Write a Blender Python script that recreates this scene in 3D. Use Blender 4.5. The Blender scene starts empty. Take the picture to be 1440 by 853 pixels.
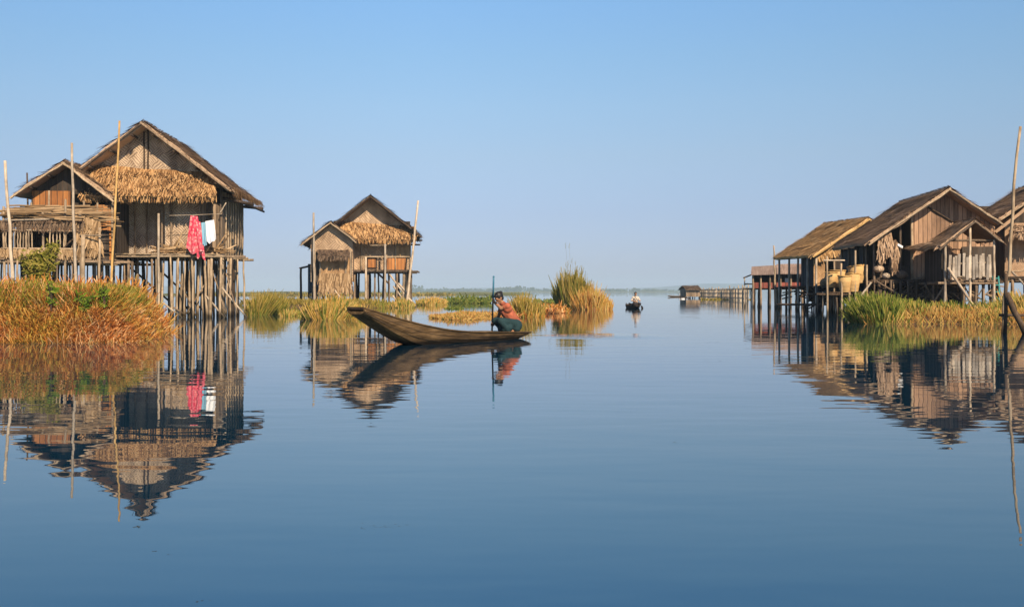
import bpy, math, random
from mathutils import Vector, Matrix

random.seed(11)
RND = random.random
def U(a, b): return random.uniform(a, b)
rad = math.radians

# ------------------------------------------------------------------ camera model
FPX, CX, HY, H = 1500.0, 720.0, 410.0, 1.1     # focal (px of a 1440 wide frame), centre, horizon row, eye height
def at(px, py, Y):
    return Vector(((px - CX) / FPX * Y, Y, H + (HY - py) / FPX * Y))
def on_water(px, py):
    Y = H * FPX / (py - HY)
    return Vector(((px - CX) / FPX * Y, Y, 0))

sc = bpy.context.scene
COL = sc.collection

# ------------------------------------------------------------------ mesh helpers
class MB:
    def __init__(s): s.v = []; s.f = []
    def face(s, pts):
        n = len(s.v); s.v.extend([tuple(p) for p in pts]); s.f.append(tuple(range(n, n + len(pts))))
    def add(s, verts, faces):
        n = len(s.v); s.v.extend([tuple(p) for p in verts]); s.f.extend([tuple(i + n for i in f) for f in faces])
    def box(s, c, size, rot=None):
        hx, hy, hz = size[0] / 2, size[1] / 2, size[2] / 2
        vs = [Vector((x, y, z)) for x in (-hx, hx) for y in (-hy, hy) for z in (-hz, hz)]
        if rot: vs = [rot @ v for v in vs]
        c = Vector(c)
        s.add([c + v for v in vs], [(0, 1, 3, 2), (4, 6, 7, 5), (0, 4, 5, 1), (2, 3, 7, 6), (0, 2, 6, 4), (1, 5, 7, 3)])
    def prism(s, poly, d):
        d = Vector(d); n = len(poly); a = [Vector(p) for p in poly]; b = [p + d for p in a]
        s.add(a + b, [tuple(range(n - 1, -1, -1)), tuple(range(n, 2 * n))] + [(i, (i + 1) % n, n + (i + 1) % n, n + i) for i in range(n)])
    def tube(s, pts, radii, n=6, cap=True):
        pts = [Vector(p) for p in pts]
        if not hasattr(radii, '__len__'): radii = [radii] * len(pts)
        vs = []; k = len(pts)
        for i, p in enumerate(pts):
            t = (pts[min(i + 1, k - 1)] - pts[max(i - 1, 0)]).normalized()
            a = Vector((0, 1, 0)) if abs(t.y) < 0.9 else Vector((1, 0, 0))
            e1 = t.cross(a).normalized(); e2 = t.cross(e1)
            for j in range(n):
                w = 2 * math.pi * j / n
                vs.append(p + radii[i] * (math.cos(w) * e1 + math.sin(w) * e2))
        fs = [(i * n + j, i * n + (j + 1) % n, (i + 1) * n + (j + 1) % n, (i + 1) * n + j) for i in range(k - 1) for j in range(n)]
        if cap: fs += [tuple(range(n - 1, -1, -1)), tuple((k - 1) * n + j for j in range(n))]
        s.add(vs, fs)
    def capsule(s, p0, p1, r0, r1, n=12, m=4):
        p0 = Vector(p0); p1 = Vector(p1); d = p1 - p0
        t = d.normalized() if d.length > 1e-6 else Vector((0, 0, 1))
        prof = [(-r0 * math.cos(math.pi / 2 * i / m), r0 * math.sin(math.pi / 2 * i / m)) for i in range(m + 1)]
        prof += [(d.length + r1 * math.sin(math.pi / 2 * i / m), r1 * math.cos(math.pi / 2 * i / m)) for i in range(m + 1)]
        s.tube([p0 + t * a for a, b in prof], [max(b, 1e-4) for a, b in prof], n)
    def ball(s, c, r, rot=None, n=14, m=10):
        c = Vector(c); vs = []
        for i in range(m + 1):
            th = math.pi * i / m
            for j in range(n):
                ph = 2 * math.pi * j / n
                v = Vector((r[0] * math.sin(th) * math.cos(ph), r[1] * math.sin(th) * math.sin(ph), r[2] * math.cos(th)))
                if rot: v = rot @ v
                vs.append(c + v)
        s.add(vs, [(i * n + j, (i + 1) * n + j, (i + 1) * n + (j + 1) % n, i * n + (j + 1) % n) for i in range(m) for j in range(n)])
    def build(s, name, mat, parent=None, smooth=False):
        me = bpy.data.meshes.new(name); me.from_pydata(s.v, [], s.f); me.update()
        if smooth: me.polygons.foreach_set('use_smooth', [True] * len(me.polygons))
        me.materials.append(mat)
        o = bpy.data.objects.new(name, me); COL.objects.link(o)
        if parent is not None: o.parent = parent
        return o

def tag(o, label, cat, group=None, kind=None):
    o['label'] = label
    if cat: o['category'] = cat
    if group: o['group'] = group
    if kind: o['kind'] = kind
    return o
def struct(o, label=None):
    o['kind'] = 'structure'
    if label: o['label'] = label
    return o
def empty(name, loc, rz=0):
    o = bpy.data.objects.new(name, None); o.empty_display_size = 0.3
    COL.objects.link(o); o.location = loc; o.rotation_euler = (0, 0, rz); return o

class Frame:
    """local axes of a house: x right, y back, z up from the water; finds local points seen at a photo position on plane y=yl"""
    def __init__(s, px, Y, deg):
        s.a = rad(deg); s.o = Vector(((px - CX) / FPX * Y, Y)); s.r = Vector((math.cos(s.a), math.sin(s.a))); s.b = Vector((-math.sin(s.a), math.cos(s.a)))
    def L(s, px, py, yl=0.0):
        dx = (px - CX) / FPX; dz = (HY - py) / FPX
        t = (yl + s.o.dot(s.b)) / (dx * s.b.x + s.b.y)
        P = Vector((dx * t, t)) - s.o
        return Vector((P.dot(s.r), yl, H + dz * t))
    def root(s, name): return empty(name, (s.o.x, s.o.y, 0), s.a)

# ------------------------------------------------------------------ materials
def new_mat(name):
    m = bpy.data.materials.new(name); m.use_nodes = True; nt = m.node_tree; nt.nodes.clear(); return m, nt
class N:
    def __init__(s, nt): s.nt = nt
    def n(s, t, **kw):
        o = s.nt.nodes.new(t)
        for k, v in kw.items(): setattr(o, k, v)
        return o
    def l(s, a, b): s.nt.links.new(a, b)
    def math(s, op, a, b=None, c=None):
        o = s.n('ShaderNodeMath', operation=op)
        for i, v in enumerate((a, b, c)):
            if v is None: continue
            if isinstance(v, (int, float)): o.inputs[i].default_value = v
            else: s.l(v, o.inputs[i])
        return o.outputs[0]
    def ramp(s, fac, stops):
        o = s.n('ShaderNodeValToRGB'); e = o.color_ramp.elements
        while len(e) < len(stops): e.new(0.5)
        for i, (p, c) in enumerate(stops): e[i].position = p; e[i].color = (*c, 1)
        s.l(fac, o.inputs[0]); return o.outputs[0]
    def noise(s, vec, scale, detail=3, rough=0.6):
        o = s.n('ShaderNodeTexNoise'); o.inputs['Scale'].default_value = scale; o.inputs['Detail'].default_value = detail; o.inputs['Roughness'].default_value = rough
        if vec is not None: s.l(vec, o.inputs['Vector'])
        return o.outputs['Fac']
    def mapping(s, vec, scale=(1, 1, 1), rot=(0, 0, 0)):
        o = s.n('ShaderNodeMapping'); o.inputs['Scale'].default_value = scale; o.inputs['Rotation'].default_value = rot
        s.l(vec, o.inputs['Vector']); return o.outputs[0]
    def mix(s, fac, a, b, mode='MIX'):
        o = s.n('ShaderNodeMix', data_type='RGBA', blend_type=mode)
        for sock, v in ((o.inputs[0], fac), (o.inputs[6], a), (o.inputs[7], b)):
            if isinstance(v, (int, float)): sock.default_value = v
            elif isinstance(v, tuple): sock.default_value = (*v, 1)
            else: s.l(v, sock)
        return o.outputs[2]
    def principled(s, color, rough=0.9, bump=None, bstr=0.4, bdist=0.02, spec=0.2):
        b = s.n('ShaderNodeBsdfPrincipled'); out = s.n('ShaderNodeOutputMaterial')
        b.inputs['Roughness'].default_value = rough; b.inputs['Specular IOR Level'].default_value = spec
        if isinstance(color, tuple): b.inputs['Base Color'].default_value = (*color, 1)
        else: s.l(color, b.inputs['Base Color'])
        if bump is not None:
            bp = s.n('ShaderNodeBump'); bp.inputs['Strength'].default_value = bstr; bp.inputs['Distance'].default_value = bdist
            s.l(bump, bp.inputs['Height']); s.l(bp.outputs[0], b.inputs['Normal'])
        s.l(b.outputs[0], out.inputs[0]); return b

def thatch_mat(name, stops, patch=0.55, fine=1.0):
    m, nt = new_mat(name); k = N(nt)
    g = k.n('ShaderNodeNewGeometry'); tc = k.n('ShaderNodeTexCoord')
    c = k.ramp(g.outputs['Random Per Island'], stops)
    big = k.noise(tc.outputs['Object'], 0.7, 4)
    c = k.mix(patch, c, k.ramp(big, [(0.3, (0.40, 0.40, 0.43)), (0.7, (1.2, 1.14, 1.02))]), 'MULTIPLY')
    c = k.mix(patch * fine, c, k.ramp(k.noise(tc.outputs['Object'], 3.2, 4, .7), [(0.32, (0.42, 0.40, 0.40)), (0.62, (1.2, 1.16, 1.1))]), 'MULTIPLY')
    k.principled(c, 0.95, spec=0.1); return m

def wood_mat(name, a, b, stretch=(6, 6, 0.7), rough=0.85, vary=0.5):
    m, nt = new_mat(name); k = N(nt)
    tc = k.n('ShaderNodeTexCoord'); oi = k.n('ShaderNodeObjectInfo')
    v = k.mapping(tc.outputs['Object'], stretch)
    n1 = k.noise(v, 3.0, 5, 0.7)
    c = k.ramp(n1, [(0.3, a), (0.7, b)])
    tone = k.ramp(oi.outputs['Random'], [(0, (1 - vary, 1 - vary, 1 - vary * 0.95)), (1, (1.15, 1.1, 1.05))])
    c = k.mix(1.0, c, tone, 'MULTIPLY')
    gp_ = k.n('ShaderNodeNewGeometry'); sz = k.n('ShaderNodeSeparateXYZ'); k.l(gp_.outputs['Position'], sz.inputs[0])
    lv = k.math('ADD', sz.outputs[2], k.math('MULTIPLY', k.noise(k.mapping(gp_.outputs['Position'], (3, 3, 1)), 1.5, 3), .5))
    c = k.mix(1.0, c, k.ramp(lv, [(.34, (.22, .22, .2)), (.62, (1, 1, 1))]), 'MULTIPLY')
    blot = k.noise(tc.outputs['Object'], 1.7, 4, .7); c = k.mix(.7, c, k.ramp(blot, [(.36, (.45, .42, .4)), (.58, (1.05, 1.05, 1.05))]), 'MULTIPLY')
    k.principled(c, rough, n1, 0.5, 0.01); return m

def weave_mat(name, a, b, cell=0.28):
    m, nt = new_mat(name); k = N(nt)
    tc = k.n('ShaderNodeTexCoord'); sp = k.n('ShaderNodeSeparateXYZ'); k.l(tc.outputs['Object'], sp.inputs[0])
    u = k.math('ADD', sp.outputs[0], sp.outputs[1])
    cb = k.n('ShaderNodeCombineXYZ'); k.l(u, cb.inputs[0]); k.l(sp.outputs[2], cb.inputs[1])
    rv = k.mapping(cb.outputs[0], (1 / cell, 1 / cell, 1), (0, 0, rad(45)))
    wob = k.n('ShaderNodeVectorMath', operation='ADD'); nz = k.n('ShaderNodeTexNoise'); nz.inputs['Scale'].default_value = 0.6
    k.l(rv, nz.inputs['Vector']); k.l(rv, wob.inputs[0])
    sc_ = k.n('ShaderNodeVectorMath', operation='SCALE'); sc_.inputs['Scale'].default_value = 0.7; k.l(nz.outputs['Color'], sc_.inputs[0]); k.l(sc_.outputs[0], wob.inputs[1])
    ch = k.n('ShaderNodeTexChecker'); ch.inputs['Scale'].default_value = 1.0; k.l(wob.outputs[0], ch.inputs['Vector'])
    w1 = k.n('ShaderNodeTexWave', bands_direction='X'); w1.inputs['Scale'].default_value = 1.4; w1.inputs['Distortion'].default_value = 1.5; k.l(wob.outputs[0], w1.inputs['Vector'])
    w2 = k.n('ShaderNodeTexWave', bands_direction='Y'); w2.inputs['Scale'].default_value = 1.4; w2.inputs['Distortion'].default_value = 1.5; k.l(wob.outputs[0], w2.inputs['Vector'])
    strip = k.mix(ch.outputs['Fac'], w1.outputs['Color'], w2.outputs['Color'])
    pat = k.mix(0.35, strip, ch.outputs['Color'])
    patch = k.noise(cb.outputs[0], 1.1, 5, 0.65)
    f = k.math('ADD', k.math('MULTIPLY', pat, 0.45), k.math('MULTIPLY', patch, 0.6))
    c = k.ramp(f, [(0.22, b), (0.75, a)])
    stain = k.noise(k.mapping(cb.outputs[0], (1.2, 0.35, 1)), 1.5, 4)
    c = k.mix(0.7, c, k.ramp(stain, [(0.35, (0.45, 0.42, 0.4)), (0.6, (1, 1, 1))]), 'MULTIPLY')
    k.principled(c, 0.9, pat, 0.6, 0.03); return m

def plank_mat(name, a, b, width=0.16):
    m, nt = new_mat(name); k = N(nt)
    tc = k.n('ShaderNodeTexCoord'); sp = k.n('ShaderNodeSeparateXYZ'); k.l(tc.outputs['Object'], sp.inputs[0])
    u = k.math('MULTIPLY', k.math('ADD', sp.outputs[0], sp.outputs[1]), 1 / width)
    idx = k.math('FLOOR', u); fr = k.math('FRACT', u)
    wn = k.n('ShaderNodeTexWhiteNoise', noise_dimensions='1D'); k.l(idx, wn.inputs['W'])
    cb = k.n('ShaderNodeCombineXYZ'); k.l(u, cb.inputs[0]); k.l(k.math('MULTIPLY', sp.outputs[2], 0.8), cb.inputs[1]); k.l(k.math('MULTIPLY', wn.outputs[0], 40), cb.inputs[2])
    g = k.noise(cb.outputs[0], 1.3, 5, 0.7)
    f = k.math('ADD', k.math('MULTIPLY', g, 0.75), k.math('MULTIPLY', wn.outputs[0], 0.35))
    c = k.ramp(f, [(0.3, b), (0.75, a)])
    gap = k.math('LESS_THAN', k.math('ABSOLUTE', k.math('SUBTRACT', fr, 0.5)), 0.44)
    c = k.mix(gap, (0.07, 0.045, 0.03), c)
    k.principled(c, 0.85, k.math('ADD', gap, k.math('MULTIPLY', g, 0.3)), 0.5, 0.02); return m

def blade_mat(name, stops, trans=0.35, noise_mix=None):
    m, nt = new_mat(name); k = N(nt)
    g = k.n('ShaderNodeNewGeometry')
    c = k.ramp(g.outputs['Random Per Island'], stops)
    tc = k.n('ShaderNodeTexCoord')
    if noise_mix:
        big = k.noise(tc.outputs['Object'], noise_mix[0], 3)
        c2 = k.ramp(g.outputs['Random Per Island'], noise_mix[1])
        c = k.mix(k.ramp(big, [(0.42, (0, 0, 0)), (0.6, (1, 1, 1))]), c, c2)
    d = k.n('ShaderNodeBsdfDiffuse'); t = k.n('ShaderNodeBsdfTranslucent'); ms = k.n('ShaderNodeMixShader'); out = k.n('ShaderNodeOutputMaterial')
    ms.inputs[0].default_value = trans
    k.l(c, d.inputs[0]); k.l(c, t.inputs[0]); k.l(d.outputs[0], ms.inputs[1]); k.l(t.outputs[0], ms.inputs[2]); k.l(ms.outputs[0], out.inputs[0])
    return m

def plain(name, col, rough=0.8, var=0.25, scale=6, spec=0.2):
    m, nt = new_mat(name); k = N(nt); tc = k.n('ShaderNodeTexCoord')
    n = k.noise(tc.outputs['Object'], scale, 4)
    c = k.ramp(n, [(0.25, tuple(x * (1 - var) for x in col)), (0.75, tuple(min(1, x * (1 + var)) for x in col))])
    k.principled(c, rough, n, 0.3, 0.01, spec); return m

M = {}
M['thatch_grey'] = thatch_mat('thatch_grey', [(0, (0.14, 0.088, 0.055)), (0.5, (0.35, 0.24, 0.16)), (1, (0.55, 0.40, 0.28))], 0.36)
M['thatch_warm'] = thatch_mat('thatch_warm', [(0, (0.11, 0.06, 0.028)), (0.45, (0.31, 0.17, 0.075)), (1, (0.56, 0.36, 0.18))], 0.5, .45)
M['thatch_gold'] = thatch_mat('thatch_gold', [(0, (0.26, 0.15, 0.065)), (0.5, (0.50, 0.31, 0.14)), (1, (0.72, 0.50, 0.26))], 0.4)
M['thatch_dark'] = thatch_mat('thatch_dark', [(0, (0.06, 0.042, 0.03)), (0.5, (0.13, 0.09, 0.065)), (1, (0.25, 0.18, 0.125))], 0.5)
M['sticks'] = thatch_mat('sticks', [(0, (0.12, 0.075, 0.04)), (0.5, (0.30, 0.2, 0.11)), (1, (0.5, 0.36, 0.22))], 0.3)
M['bamboo'] = wood_mat('bamboo', (0.26, 0.19, 0.12), (0.52, 0.42, 0.30), vary=0.35)
M['bamboo_pale'] = wood_mat('bamboo_pale', (0.34, 0.28, 0.21), (0.62, 0.53, 0.42), vary=0.35)
M['bamboo_gold'] = wood_mat('bamboo_gold', (0.42, 0.26, 0.09), (0.62, 0.42, 0.18), vary=0.15)
M['slat_pale'] = wood_mat('slat_pale', (0.36, 0.31, 0.25), (0.64, 0.58, 0.49), vary=0.45)
M['post_dark'] = wood_mat('post_dark', (0.04, 0.028, 0.02), (0.14, 0.1, 0.07), vary=0.5)
M['stilt'] = wood_mat('stilt', (0.15, 0.105, 0.07), (0.40, 0.31, 0.22), vary=0.65)
M['weave'] = weave_mat('weave', (0.62, 0.47, 0.33), (0.13, 0.085, 0.055), 0.42)
M['weave_far'] = weave_mat('weave_far', (0.60, 0.43, 0.28), (0.17, 0.115, 0.075), 0.62)
M['weave_warm'] = weave_mat('weave_warm', (0.56, 0.36, 0.19), (0.2, 0.11, 0.05), 0.36)
M['weave_grey'] = weave_mat('weave_grey', (0.56, 0.46, 0.36), (0.15, 0.12, 0.09), 0.36)
M['plank'] = plank_mat('plank', (0.34, 0.25, 0.17), (0.11, 0.08, 0.055))
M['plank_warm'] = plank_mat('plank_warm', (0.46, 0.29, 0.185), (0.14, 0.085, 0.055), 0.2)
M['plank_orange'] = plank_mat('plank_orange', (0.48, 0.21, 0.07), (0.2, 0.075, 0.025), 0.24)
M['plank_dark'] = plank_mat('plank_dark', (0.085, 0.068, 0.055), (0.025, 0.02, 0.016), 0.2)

# ------------------------------------------------------------------ construction helpers
def wobble_pts(p0, p1, n=5, w=0.02):
    p0 = Vector(p0); p1 = Vector(p1); pts = []
    for i in range(n):
        t = i / (n - 1); p = p0.lerp(p1, t)
        if 0 < i < n - 1: p = p + Vector((U(-w, w), U(-w, w), U(-w, w) * 0.3))
        pts.append(p)
    return pts
def pole_mesh(p0, p1, r0, r1=None, n=7, w=0.02, segs=6):
    mb = MB(); r1 = r0 * 0.85 if r1 is None else r1
    mb.tube(wobble_pts(p0, p1, segs, w), [r0 + (r1 - r0) * i / (segs - 1) for i in range(segs)], n); return mb
def bar(root, name, p0, p1, r, mat, r1=None, w=0.015):
    return pole_mesh(p0, p1, r, r1, w=w).build(name, mat, root, True)

def blade(mb, p, d, nrm, L, w, droop=0.0, side=None):
    d = d.normalized(); s = (side if side is not None else d.cross(nrm)).normalized() * (w / 2)
    q = p + d * (L * 0.55) - nrm * (droop * 0.25); e = p + d * L - nrm * droop
    n = len(mb.v)
    mb.v.extend([tuple(p - s), tuple(p + s), tuple(q + s), tuple(q - s), tuple(e + s * 0.55), tuple(e - s * 0.55)])
    mb.f.extend([(n, n + 1, n + 2, n + 3), (n + 3, n + 2, n + 4, n + 5)])

def thatch(mb, A, B, C, D, row=0.24, step=0.075, L=0.62, w=0.085, lift=0.05, over=0.14, thick=0.1, rough=1.0, sag=0.0):
    """A-B top edge, D-C eave edge (A above D, B above C): a thick slab covered with lapped rows of straw bundles"""
    A, B, C, D = map(Vector, (A, B, C, D))
    nrm = (B - A).cross(D - A).normalized()
    if nrm.z < 0: nrm = -nrm
    slope0 = (A - D).length; width0 = (A - B).length; seed = A.x * 3.1 + A.y
    def S(u, v):
        p = A.lerp(B, u).lerp(D.lerp(C, u), v)
        p = p + nrm * (.07 * nz(u * width0 * .9, v * slope0 * .9, 1.0, seed) + .03 * nz(u * width0 * 3, v * slope0 * 3, 1.0, seed))
        return p - Vector((0, 0, sag * math.sin(math.pi * u) * math.sin(math.pi * min(1, v + 0.1))))
    g = 12
    top = [[S(i / g, j / g) for j in range(g + 1)] for i in range(g + 1)]
    vs = [p for r in top for p in r] + [p - nrm * thick for r in top for p in r]
    k = (g + 1) * (g + 1); fs = []
    for i in range(g):
        for j in range(g):
            a = i * (g + 1) + j; q = (a, a + 1, a + g + 2, a + g + 1)
            fs.append(q); fs.append(tuple(k + x for x in reversed(q)))
    for i in range(g):
        for (a, b) in ((i * (g + 1), (i + 1) * (g + 1)), (i * (g + 1) + g, (i + 1) * (g + 1) + g), (i, i + 1), (g * (g + 1) + i, g * (g + 1) + i + 1)):
            fs.append((a, b, k + b, k + a))
    mb.add(vs, fs)
    fine = .6; w *= fine; step *= fine; lift *= 1.35; rough *= 1.35
    slope = ((A - D).length + (B - C).length) / 2; width = ((A - B).length + (D - C).length) / 2
    rows = max(3, int(slope / row)); cols = max(4, int(width / step))
    for r in range(rows + 1):
        v0 = min(1.0, (r + 0.15) / rows)
        rowj = U(-0.15, 0.15) / rows
        tuft = U(0, 10)
        for c in range(cols):
            u = (c + U(0, 1)) / cols; v = max(0, v0 - 0.6 * L / slope + rowj + U(-0.35, 0.35) / rows * rough)
            p = S(u, min(v, 1)); d = (S(u, min(v, 0.98) + 0.02) - S(u, min(v, 0.98)))
            d = d.normalized() + (B - A).normalized() * U(-0.22, 0.22) * rough
            lf = lift * U(0.2, 1.3) * (1 + 0.4 * math.sin(u * width * 2.1 + tuft))
            ln = L * U(0.6, 1.15)
            # keep the last row from running far past the eave
            rest = slope * (1 - v) + over * (U(0.1, 1.3) if RND() < .85 else U(1.3, 2.4))
            if RND() < .03: lf += U(.05, .14)
            ln = min(ln, max(rest, 0.12))
            dd = d.normalized() + nrm * (lf / max(ln, .1))
            dr = 0.05 * U(0, 1) if v > 0.85 else -0.01
            blade(mb, p + nrm * U(0.0, 0.03), dd, nrm, ln, w * U(0.5, 1.3), dr)

def fringe(mb, P, Q, n, L, w=0.05, out=Vector((0, 0, 0))):
    """ragged straw hanging from the edge P-Q"""
    P = Vector(P); Q = Vector(Q)
    t = (Q - P).normalized()
    for i in range(n):
        p = P.lerp(Q, RND()); d = Vector((0, 0, -1)) + t * U(-0.35, 0.35) + out * U(0.3, 1.0)
        blade(mb, p + Vector((U(-.04, .04), U(-.04, .04), U(-.02, .05))), d, Vector((0, -1, 0.1)).normalized(), L * U(0.4, 1.2), w * U(0.5, 1.2), 0.0, t)

def gable_roof(root, ax, az, lx, lz, rx, rz, y0, y1, mat, board=None, sag=0.08, back_drop=0.0, name='roof', **kw):
    mb = MB()
    A0 = Vector((ax, y0, az)); A1 = Vector((ax, y1, az - back_drop))
    L0 = Vector((lx, y0, lz)); L1 = Vector((lx, y1, lz - back_drop)); R0 = Vector((rx, y0, rz)); R1 = Vector((rx, y1, rz - back_drop))
    thatch(mb, A0, A1, L1, L0, sag=sag, **kw)
    thatch(mb, A0, A1, R1, R0, sag=sag, **kw)
    # ridge cap of bent straw
    nr = int((y1 - y0) / 0.03)
    for i in range(nr):
        y = U(y0 - .08, y1 + .05); t = (y - y0) / (y1 - y0)
        z = az - back_drop * t + 0.05 - sag * 0 + U(-.02, .05)
        for sx, ex, ez in ((-1, lx, lz), (1, rx, rz)):
            d = Vector((ex - ax, U(-.15, .15), ez - az))
            blade(mb, Vector((ax - sx * .05, y, z)), d, Vector((sx * .5, 0, .8)).normalized(), U(.3, .65), .05, 0.0)
    for ex, ez in ((lx, lz), (rx, rz)):
        e = Vector((ex, 0, ez)); a = Vector((ax, 0, az)); sd = (e - a).normalized()
        for yy, sg in ((y0, -1), (y1, 1)):
            for i in range(int((e - a).length / .03)):
                p = a.lerp(e, RND()); p.y = yy + sg * -.25
                blade(mb, p + Vector((0, 0, U(-.05, .05))), sd * U(.5, 1.2) + Vector((0, sg * U(.3, 1), U(-.15, .1))), Vector((0, 0, 1)), U(.25, .5), .04, U(0, .08))
    o = mb.build(name, mat, root)
    if board:
        for ex, ez in ((lx, lz), (rx, rz)):
            b = MB()
            e = Vector((ex, y0 - 0.06, ez)); a = Vector((ax, y0 - 0.06, az))
            d = (e - a).normalized(); up = Vector((-d.z, 0, d.x)); up = up if up.z > 0 else -up
            a = a - up * 0.10; e = e - up * 0.10
            b.tube([(a + up * .0).lerp(e + d * .15, i / 7) + Vector((0, -.02, 0)) + up * U(-.025, .025) for i in range(8)], [.05 * U(.8, 1.15) for i in range(8)], 6)
            b.build('bargeboard', board, root)
    return o

def wall(root, name, poly, mat, d=(0, 0.05, 0)):
    mb = MB(); mb.prism(poly, d); return mb.build(name, mat, root)

def rect_y(x0, x1, z0, z1, y): return [(x0, y, z0), (x1, y, z0), (x1, y, z1), (x0, y, z1)]
def rect_x(y0, y1, z0, z1, x): return [(x, y0, z0), (x, y1, z0), (x, y1, z1), (x, y0, z1)]

def deck(root, x0, x1, y0, y1, z, mat, name='floor_deck'):
    mb = MB(); n = int((x1 - x0) / 0.16)
    for i in range(n):
        xx = x0 + (x1 - x0) * (i + .5) / n
        mb.box((xx, (y0 + y1) / 2 + U(-.06, .06), z + U(-.01, .01)), ((x1 - x0) / n * 0.9, y1 - y0 + U(-.1, .1), 0.05))
    for yy in (y0 + .05, (y0 + y1) / 2, y1 - .05):
        mb.tube(wobble_pts((x0 - U(.1, .5), yy, z - .09), (x1 + U(.1, .6), yy, z - .09), 5, .02), .055, 6)
    return mb.build(name, mat, root)

# ------------------------------------------------------------------ camera, sun, sky
cam = bpy.data.cameras.new('camera'); cam.sensor_width = 36; cam.lens = 36 * FPX / 1440; cam.shift_y = -16.5 / 1440
cam.clip_start = 0.1; cam.clip_end = 60000
co = bpy.data.objects.new('camera', cam); COL.objects.link(co); co.location = (0, 0, H); co.rotation_euler = (rad(90), 0, 0); sc.camera = co

SUN_EL, SUN_AZ = 38.0, 22.0        # azimuth: from straight behind the camera towards the right
sv = Vector((math.cos(rad(SUN_EL)) * math.sin(rad(SUN_AZ)), -math.cos(rad(SUN_EL)) * math.cos(rad(SUN_AZ)), math.sin(rad(SUN_EL))))
sl = bpy.data.lights.new('sun', 'SUN'); sl.energy = 4.9; sl.angle = rad(0.5); sl.color = (1.0, 0.80, 0.56)
so = bpy.data.objects.new('sun', sl); COL.objects.link(so); so.rotation_euler = sv.to_track_quat('Z', 'Y').to_euler(); so.location = sv * 50 + Vector((0, 0, 60))

w = bpy.data.worlds.new('World'); sc.world = w; w.use_nodes = True
k = N(w.node_tree); bg = w.node_tree.nodes['Background']
sky = k.n('ShaderNodeTexSky', sky_type='NISHITA'); sky.sun_disc = False
sky.sun_elevation = rad(SUN_EL); sky.sun_rotation = rad(180 - SUN_AZ); sky.air_density = 1.0; sky.dust_density = 0.7; sky.ozone_density = 1.5; sky.altitude = 900
tc = k.n('ShaderNodeTexCoord'); sp = k.n('ShaderNodeSeparateXYZ'); k.l(tc.outputs['Generated'], sp.inputs[0])
grade = k.ramp(sp.outputs[2], [(0.0, (0.335, 0.375, 0.62)), (0.073, (0.495, 0.495, 0.63)), (0.126, (0.655, 0.645, 0.68)), (0.171, (0.735, 0.775, 0.785)), (0.215, (0.765, 0.875, 0.89)), (0.262, (0.79, 0.97, 1.03)), (0.33, (0.62, 0.95, 1.18)), (0.5, (0.42, 0.62, 0.78)), (1.0, (0.34, 0.46, 0.58))])
side = k.ramp(k.math('MULTIPLY_ADD', sp.outputs[0], .5, .5), [(.25, (.83, .85, .87)), (.46, (1, 1, 1)), (.62, (.99, .99, .99)), (.75, (.96, .97, .97))])
k.l(k.mix(1.0, k.mix(1.0, sky.outputs[0], grade, 'MULTIPLY'), side, 'MULTIPLY'), bg.inputs['Color']); bg.inputs['Strength'].default_value = 0.10

sc.view_settings.view_transform = 'Standard'; sc.view_settings.look = 'None'; sc.view_settings.gamma = 1; sc.view_settings.exposure = 0.6
sc.view_settings.use_curve_mapping = False
sc.cycles.max_bounces = 8; sc.cycles.use_denoising = True
sc.cycles.transparent_max_bounces = 6

# ------------------------------------------------------------------ water
m, nt = new_mat('water'); k = N(nt)
g = k.n('ShaderNodeNewGeometry')
def ripple(scale_xy, sc_, det, rot=0.0): return k.noise(k.mapping(g.outputs['Position'], (scale_xy[0], scale_xy[1], 1), (0, 0, rad(rot))), sc_, det, 0.45)
fine = ripple((0.42, 1.0), 2.3, 2, 8)
mid = ripple((0.35, 1.0), 0.62, 2, -6)
calm = k.ramp(k.noise(k.mapping(g.outputs['Position'], (0.03, 0.09, 1)), 1.0, 3), [(0.35, (0.35,) * 3), (0.7, (1.0,) * 3)])
hgt = k.math('ADD', k.math('MULTIPLY', fine, 0.0046), k.math('MULTIPLY', mid, 0.0078))
hgt = k.math('MULTIPLY', hgt, calm)
# small waves left behind by the paddled boat
wk = k.n('ShaderNodeVectorMath', operation='DISTANCE'); wk.inputs[1].default_value = (2.3 * .55, 26.4 * .55, 0); k.l(k.mapping(g.outputs['Position'], (.55, .55, 0)), wk.inputs[0])
wmask = k.ramp(wk.outputs['Value'], [(0.0, (1, 1, 1)), (1.0, (0, 0, 0))])
wave = k.math('MULTIPLY', ripple((0.5, 1.0), 3.2, 2, 14), k.math('MULTIPLY', wmask, .05))
hgt = k.math('ADD', hgt, wave)
bp = k.n('ShaderNodeBump'); bp.inputs['Strength'].default_value = 1.0; bp.inputs['Distance'].default_value = 1.0
k.l(hgt, bp.inputs['Height'])
b = k.principled((0.001, 0.024, 0.052), 0.0, spec=0.5); b.inputs['IOR'].default_value = 1.95; b.inputs['Specular Tint'].default_value = (.62, .95, 1.0, 1)
k.l(bp.outputs[0], b.inputs['Normal'])
mb = MB()
mb.face([(-5900, -150, 0), (5900, -150, 0), (5900, 5900, 0), (-5900, 5900, 0)])
struct(mb.build('water', m), 'calm blue lake water with soft ripples and mirror reflections')

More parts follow.
